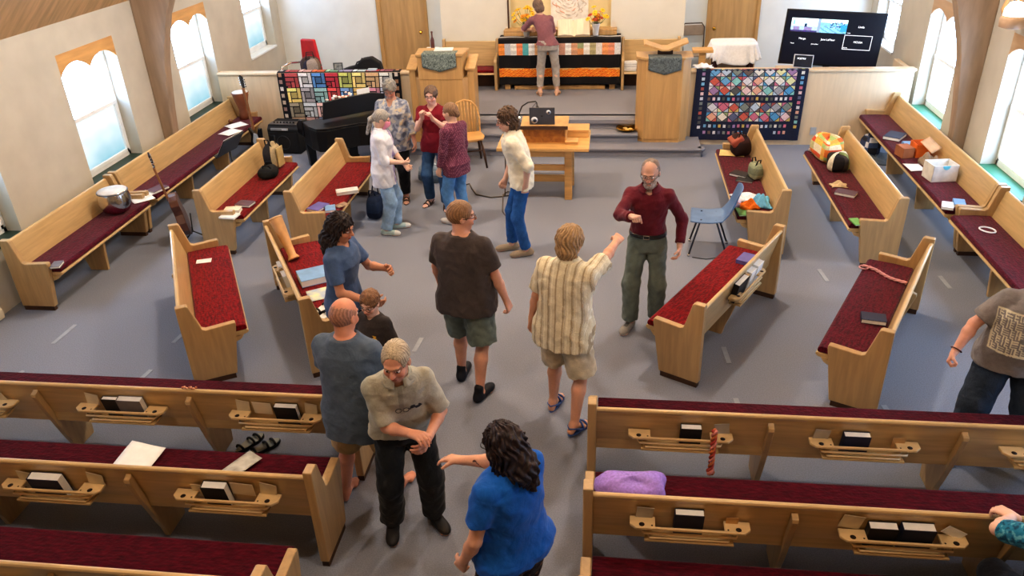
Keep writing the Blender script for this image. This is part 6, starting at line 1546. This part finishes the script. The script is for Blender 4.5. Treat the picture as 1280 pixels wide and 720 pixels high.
# bald man
person('person with bald crown in blue-grey tee and tan shorts, barefoot in the aisle', (-1.66, 4.10), R(-8), h=1.70, g=1.10, belly=.03, head=(R(-16), R(14), 0), lean=(0, .02),
       hands=((.20, .24, .90), (-.26, .20, .86)), poles=((.8, -.8, 0), (-.9, -.8, 0)), curl=(.5, .5), feet=((.17, .18, R(-6)), (-.20, .03, R(6))),
       hair=dict(caps=[((0, -.018, .02), (.082, .102, .094))], sub=[(0, .03, .10, .068, .105, .062), (.092, .02, -.03, .03, .045, .05), (-.092, .02, -.03, .03, .045, .05)], face=(0, .08, .0, .085, .08, .13), cut=[((0, 0, -.07), (0, 0, -1))], noise=.0015), haircol=(128, 92, 76), skin=(212, 134, 100),
       shirt=dict(name='tee', col=(84, 98, 116), hem=.70, sleeve=.75, off=.028, flare=.015, sr=(.08, .08, .06)), pants=dict(name='shorts', col=(178, 156, 118), hem=.98, legr=(.115, .11, .1)), vox=.006)
# older man, grey polo
def polo(P, c, s, d):
    c = c.copy(); f = P[:, 1] > .04; x, z_ = P[:, 0], P[:, 2]
    k = f & (((((x+.10)/.02)**2+((z_-1.19)/.014)**2) < 1) | ((((x+.065)/.017)**2+((z_-1.205)/.016)**2) < 1) | ((np.abs(x+.08) < .045) & (np.abs(z_-1.197-.01*np.sin(x*160)) < .006))); c[k] = (34, 36, 44)
    c[f & (np.abs(x) < .014) & (z_ > 1.16)] *= .86
    return c
r13, d13 = person('person with thin white hair in pale grey polo and black trousers, looking down', (-1.29, 3.92), R(200), h=1.72, g=.96, shw=.93, belly=.045, lean=(.0, .18), head=(R(-22), R(18), 0),
       hands=((-.03, .42, 1.14), (-.13, .37, 1.05)), poles=((.35, -.5, -.8), (-.5, -.8, -.2)), palm=((0, 0, -1), (.8, -.3, 0)), curl=(.4, .35), feet=((.15, -.02, R(-8)), (-.14, -.02, R(20))),
       hair=dict(caps=[((0, -.018, .03), (.084, .106, .097))], face=(0, .095, -.01, .074, .075, .115), sub=[ (.094, .02, -.03, .03, .045, .05), (-.094, .02, -.03, .03, .045, .05)], cut=[((0, 0, -.08), (0, 0, -1))], noise=.003), haircol=(142, 130, 110), skin=(210, 142, 110),
       shirt=dict(name='polo_shirt', col=(164, 162, 148), hem=.91, sleeve=.88, off=.028, collar=True, vneck=.03, sr=(.074, .076, .06), paint=polo, fold=.006), pants=dict(col=(34, 36, 38), top=1.02, hem=1.96, legr=(.108, .092, .084), fold=.007), shoes=dict(kind='shoe', col=(36, 34, 34), sole=(212, 204, 186)), vox=.0058)
m = MB()
for sg in (1, -1):
    c0 = d13['sp'](1.27)+np.array([sg*.022, .165, 1.235]); m.tube([c0+np.array([.018*math.cos(a), .012, .014*math.sin(a)]) for a in [2*PI*k/12 for k in range(12)]], .0025, 5, closed=True)
tag(m.build('hanging_glasses', cm('spectacle_frame', (30, 28, 30), .4), r13), '', '') if False else m.build('hanging_glasses', cm('spectacle_frame', (30, 28, 30), .4), r13)
# royal blue tee, bottom of picture
def armline(P, col, L):
    S_, E_, W_ = L['arms'][0]; v = W_-E_; t = ((P-E_) @ v)/(v @ v); m = (t > .35) & (t < .62) & (np.linalg.norm(P-(E_+np.outer(t, v)), axis=1) < .06)
    q = np.abs((P-E_)[:, 2]-(E_+np.outer(t, v)-E_)[:, 2]-.02*np.sin(t*14)) < .0045; col[m & q] = (70, 52, 50)
def darkprint(P, c, s):
    n = nz3(P, 60.); c = c.copy(); c[(n > .45)] = (120, 84, 60); return c
person('person with wavy black hair in royal blue tee, arm reaching to the older man', (-.46, 3.02), R(52), h=1.64, fem=True, g=1.18, belly=.03, head=(R(10), R(16), 0), lean=(0, .03),
       hands=((.05, .46, 1.13), (-.26, .12, .84)), poles=((1, 0, -.7), (-.8, -1, 0)), palm=((-.2, 0, -1), None), hdir=((-.3, .9, -.15), None), curl=(.2, .45), feet=((.12, .05, R(-8)), (-.12, -.05, R(8))),
       hair=dict(caps=[((0, -.022, .03), (.092, .113, .106))], locks=[((0, -.06, 0), (0, -.09, -.14), .085, .09), ((0, -.09, -.14), (.02, -.10, -.26), .09, .04), ((.068, .01, -.03), (.08, .0, -.18), .036, .024), ((-.068, .01, -.03), (-.08, .0, -.18), .036, .024)], cut=[((0, 0, -.31), (0, 0, -1))], noise=.011, nf=60.), haircol=(36, 26, 28), glasses='thin', skin=(214, 150, 116), paint=armline,
       shirt=dict(name='tee', col=(28, 92, 176), hem=.88, sleeve=.62, off=.022, flare=.02, sr=(.078, .076, .06), fold=.006), pants=dict(name='shorts', col=(38, 28, 30), hem=.8, legr=(.125, .12, .11), paint=darkprint), shoes=dict(kind='sandal', n='black', col=(30, 30, 32)), vox=.0058)
# maze tee
def maze(P, c, s, d):
    c = c.copy(); x, z_ = P[:, 0], P[:, 2]; f = (P[:, 1] > .0) & (np.abs(x) < .21) & (z_ > .97+.25*x*x) & (z_ < 1.29)
    cell = .017; i = np.floor(x/cell).astype(int); j = np.floor(z_/cell).astype(int); fx = x/cell-i; fz = z_/cell-j
    hsh = ((i*73856093) ^ (j*19349663)) & 7
    ln = np.where(hsh < 4, fx < .36, fz < .36)
    c[f & ln] = (206, 200, 176); c[f & ((np.abs(np.abs(x)-.206) < .006) | (np.abs(z_-1.285) < .006) | (np.abs(z_-.978-.25*x*x) < .006))] = (206, 200, 176)
    c[f & (np.abs(x-.02) < .03) & (np.abs(z_-1.10) < .012)] = (120, 116, 110); return c
r15, d15 = person('person in grey tee with pale maze print and dark jeans, cut off at picture edge', (2.88, 5.04), R(162), h=1.66, fem=True, g=1.30, belly=.07, lean=(-.02, .06), head=(R(-6), R(6), 0),
       hands=((.40, .22, .93), (-.44, .14, .88)), poles=((.7, -.9, -.1), (-.7, -.9, -.1)), curl=(.75, .5), feet=((.22, .12, R(-14)), (-.22, -.04, R(12))),
       hair=dict(caps=[((0, -.02, .03), (.09, .112, .105))], locks=[((0, -.09, -.02), (.05, -.11, -.2), .06, .04)], cut=[((0, 0, -.26), (0, 0, -1))], noise=.005), haircol=(64, 48, 42), skin=(206, 142, 118),
       shirt=dict(name='tee', col=(122, 118, 118), hem=.84, sleeve=.78, off=.022, flare=.0, sr=(.08, .08, .06), paint=maze, fold=.004), pants=dict(name='jeans', col=(48, 58, 72), hem=1.95, denim=True, legr=(.122, .1, .085)), shoes=dict(kind='shoe', col=(28, 28, 32), sole=(90, 88, 88)), vox=.0055)
E_, W_ = d15['arms'][0][1:]; m = MB(); v = Vector(W_-E_).normalized(); c0 = Vector(W_)-v*.02; q = v.to_track_quat('Z', 'Y').to_matrix()
m.tube([c0+q @ Vector((.037*math.cos(a), .037*math.sin(a), 0)) for a in [2*PI*k/16 for k in range(16)]], .004, 6, closed=True); m.build('bracelet', cm('dark_red_cord', (70, 26, 26), .6), r15)
# person at bottom right corner
def tealp(P, c, s, d):
    n = nz3(P, 70.)+.6*nz3(P, 130., 3.); c = c.copy(); c[n > .35] = (96, 160, 176); c[n < -.5] = (16, 66, 92); return c
person('person in teal patterned tunic with hand on pew back, almost out of picture', (2.37, 3.02), R(6), h=1.64, fem=True, g=1.12, belly=.03, hipz=.60, lean=(0, .10), head=(0, R(8), 0),
       hands=((.24, .30, .62), (-.10, .44, .845)), poles=((.6, -1, 0), (-.8, -.5, .2)), palm=(None, (0, 0, -1)), hdir=(None, (-.5, .8, -.1)), curl=(.4, .45), feet=((.1, .38, R(-8)), (-.1, .40, R(8))),
       hair=hairv(MEN, noise=.006), haircol=(120, 110, 100), skin=(222, 168, 140),
       shirt=dict(name='tunic', col=(34, 112, 142), hem=.90, sleeve=.9, off=.03, flare=.03, sr=(.075, .068, .06), paint=tealp), pants=dict(col=(40, 44, 54), hem=1.95), shoes=dict(kind='shoe', col=(50, 46, 44)), vox=.0065)

# ------------------------------------------------------------------ light
w = bpy.data.worlds.new('world'); SC.world = w; w.use_nodes = True
w.node_tree.nodes['Background'].inputs['Color'].default_value = (.9, .95, 1, 1); w.node_tree.nodes['Background'].inputs['Strength'].default_value = .06
def lamp(loc, e, size=.14, col=(1, .945, .87)):
    l = bpy.data.lights.new('pendant_light', 'POINT'); l.energy = e; l.shadow_soft_size = size; l.color = col
    o = bpy.data.objects.new('pendant_light', l); COL.objects.link(o); o.location = loc
for x in (-3.0, 1.05):
    lamp((x, 2.4, 5.6), 165); lamp((x, 8.4, 5.6), 370); lamp((x, 13.2, 5.2), 115)
SC.view_settings.view_transform = 'Standard'
SC.view_settings.look = 'Medium High Contrast'
SC.view_settings.exposure = 0
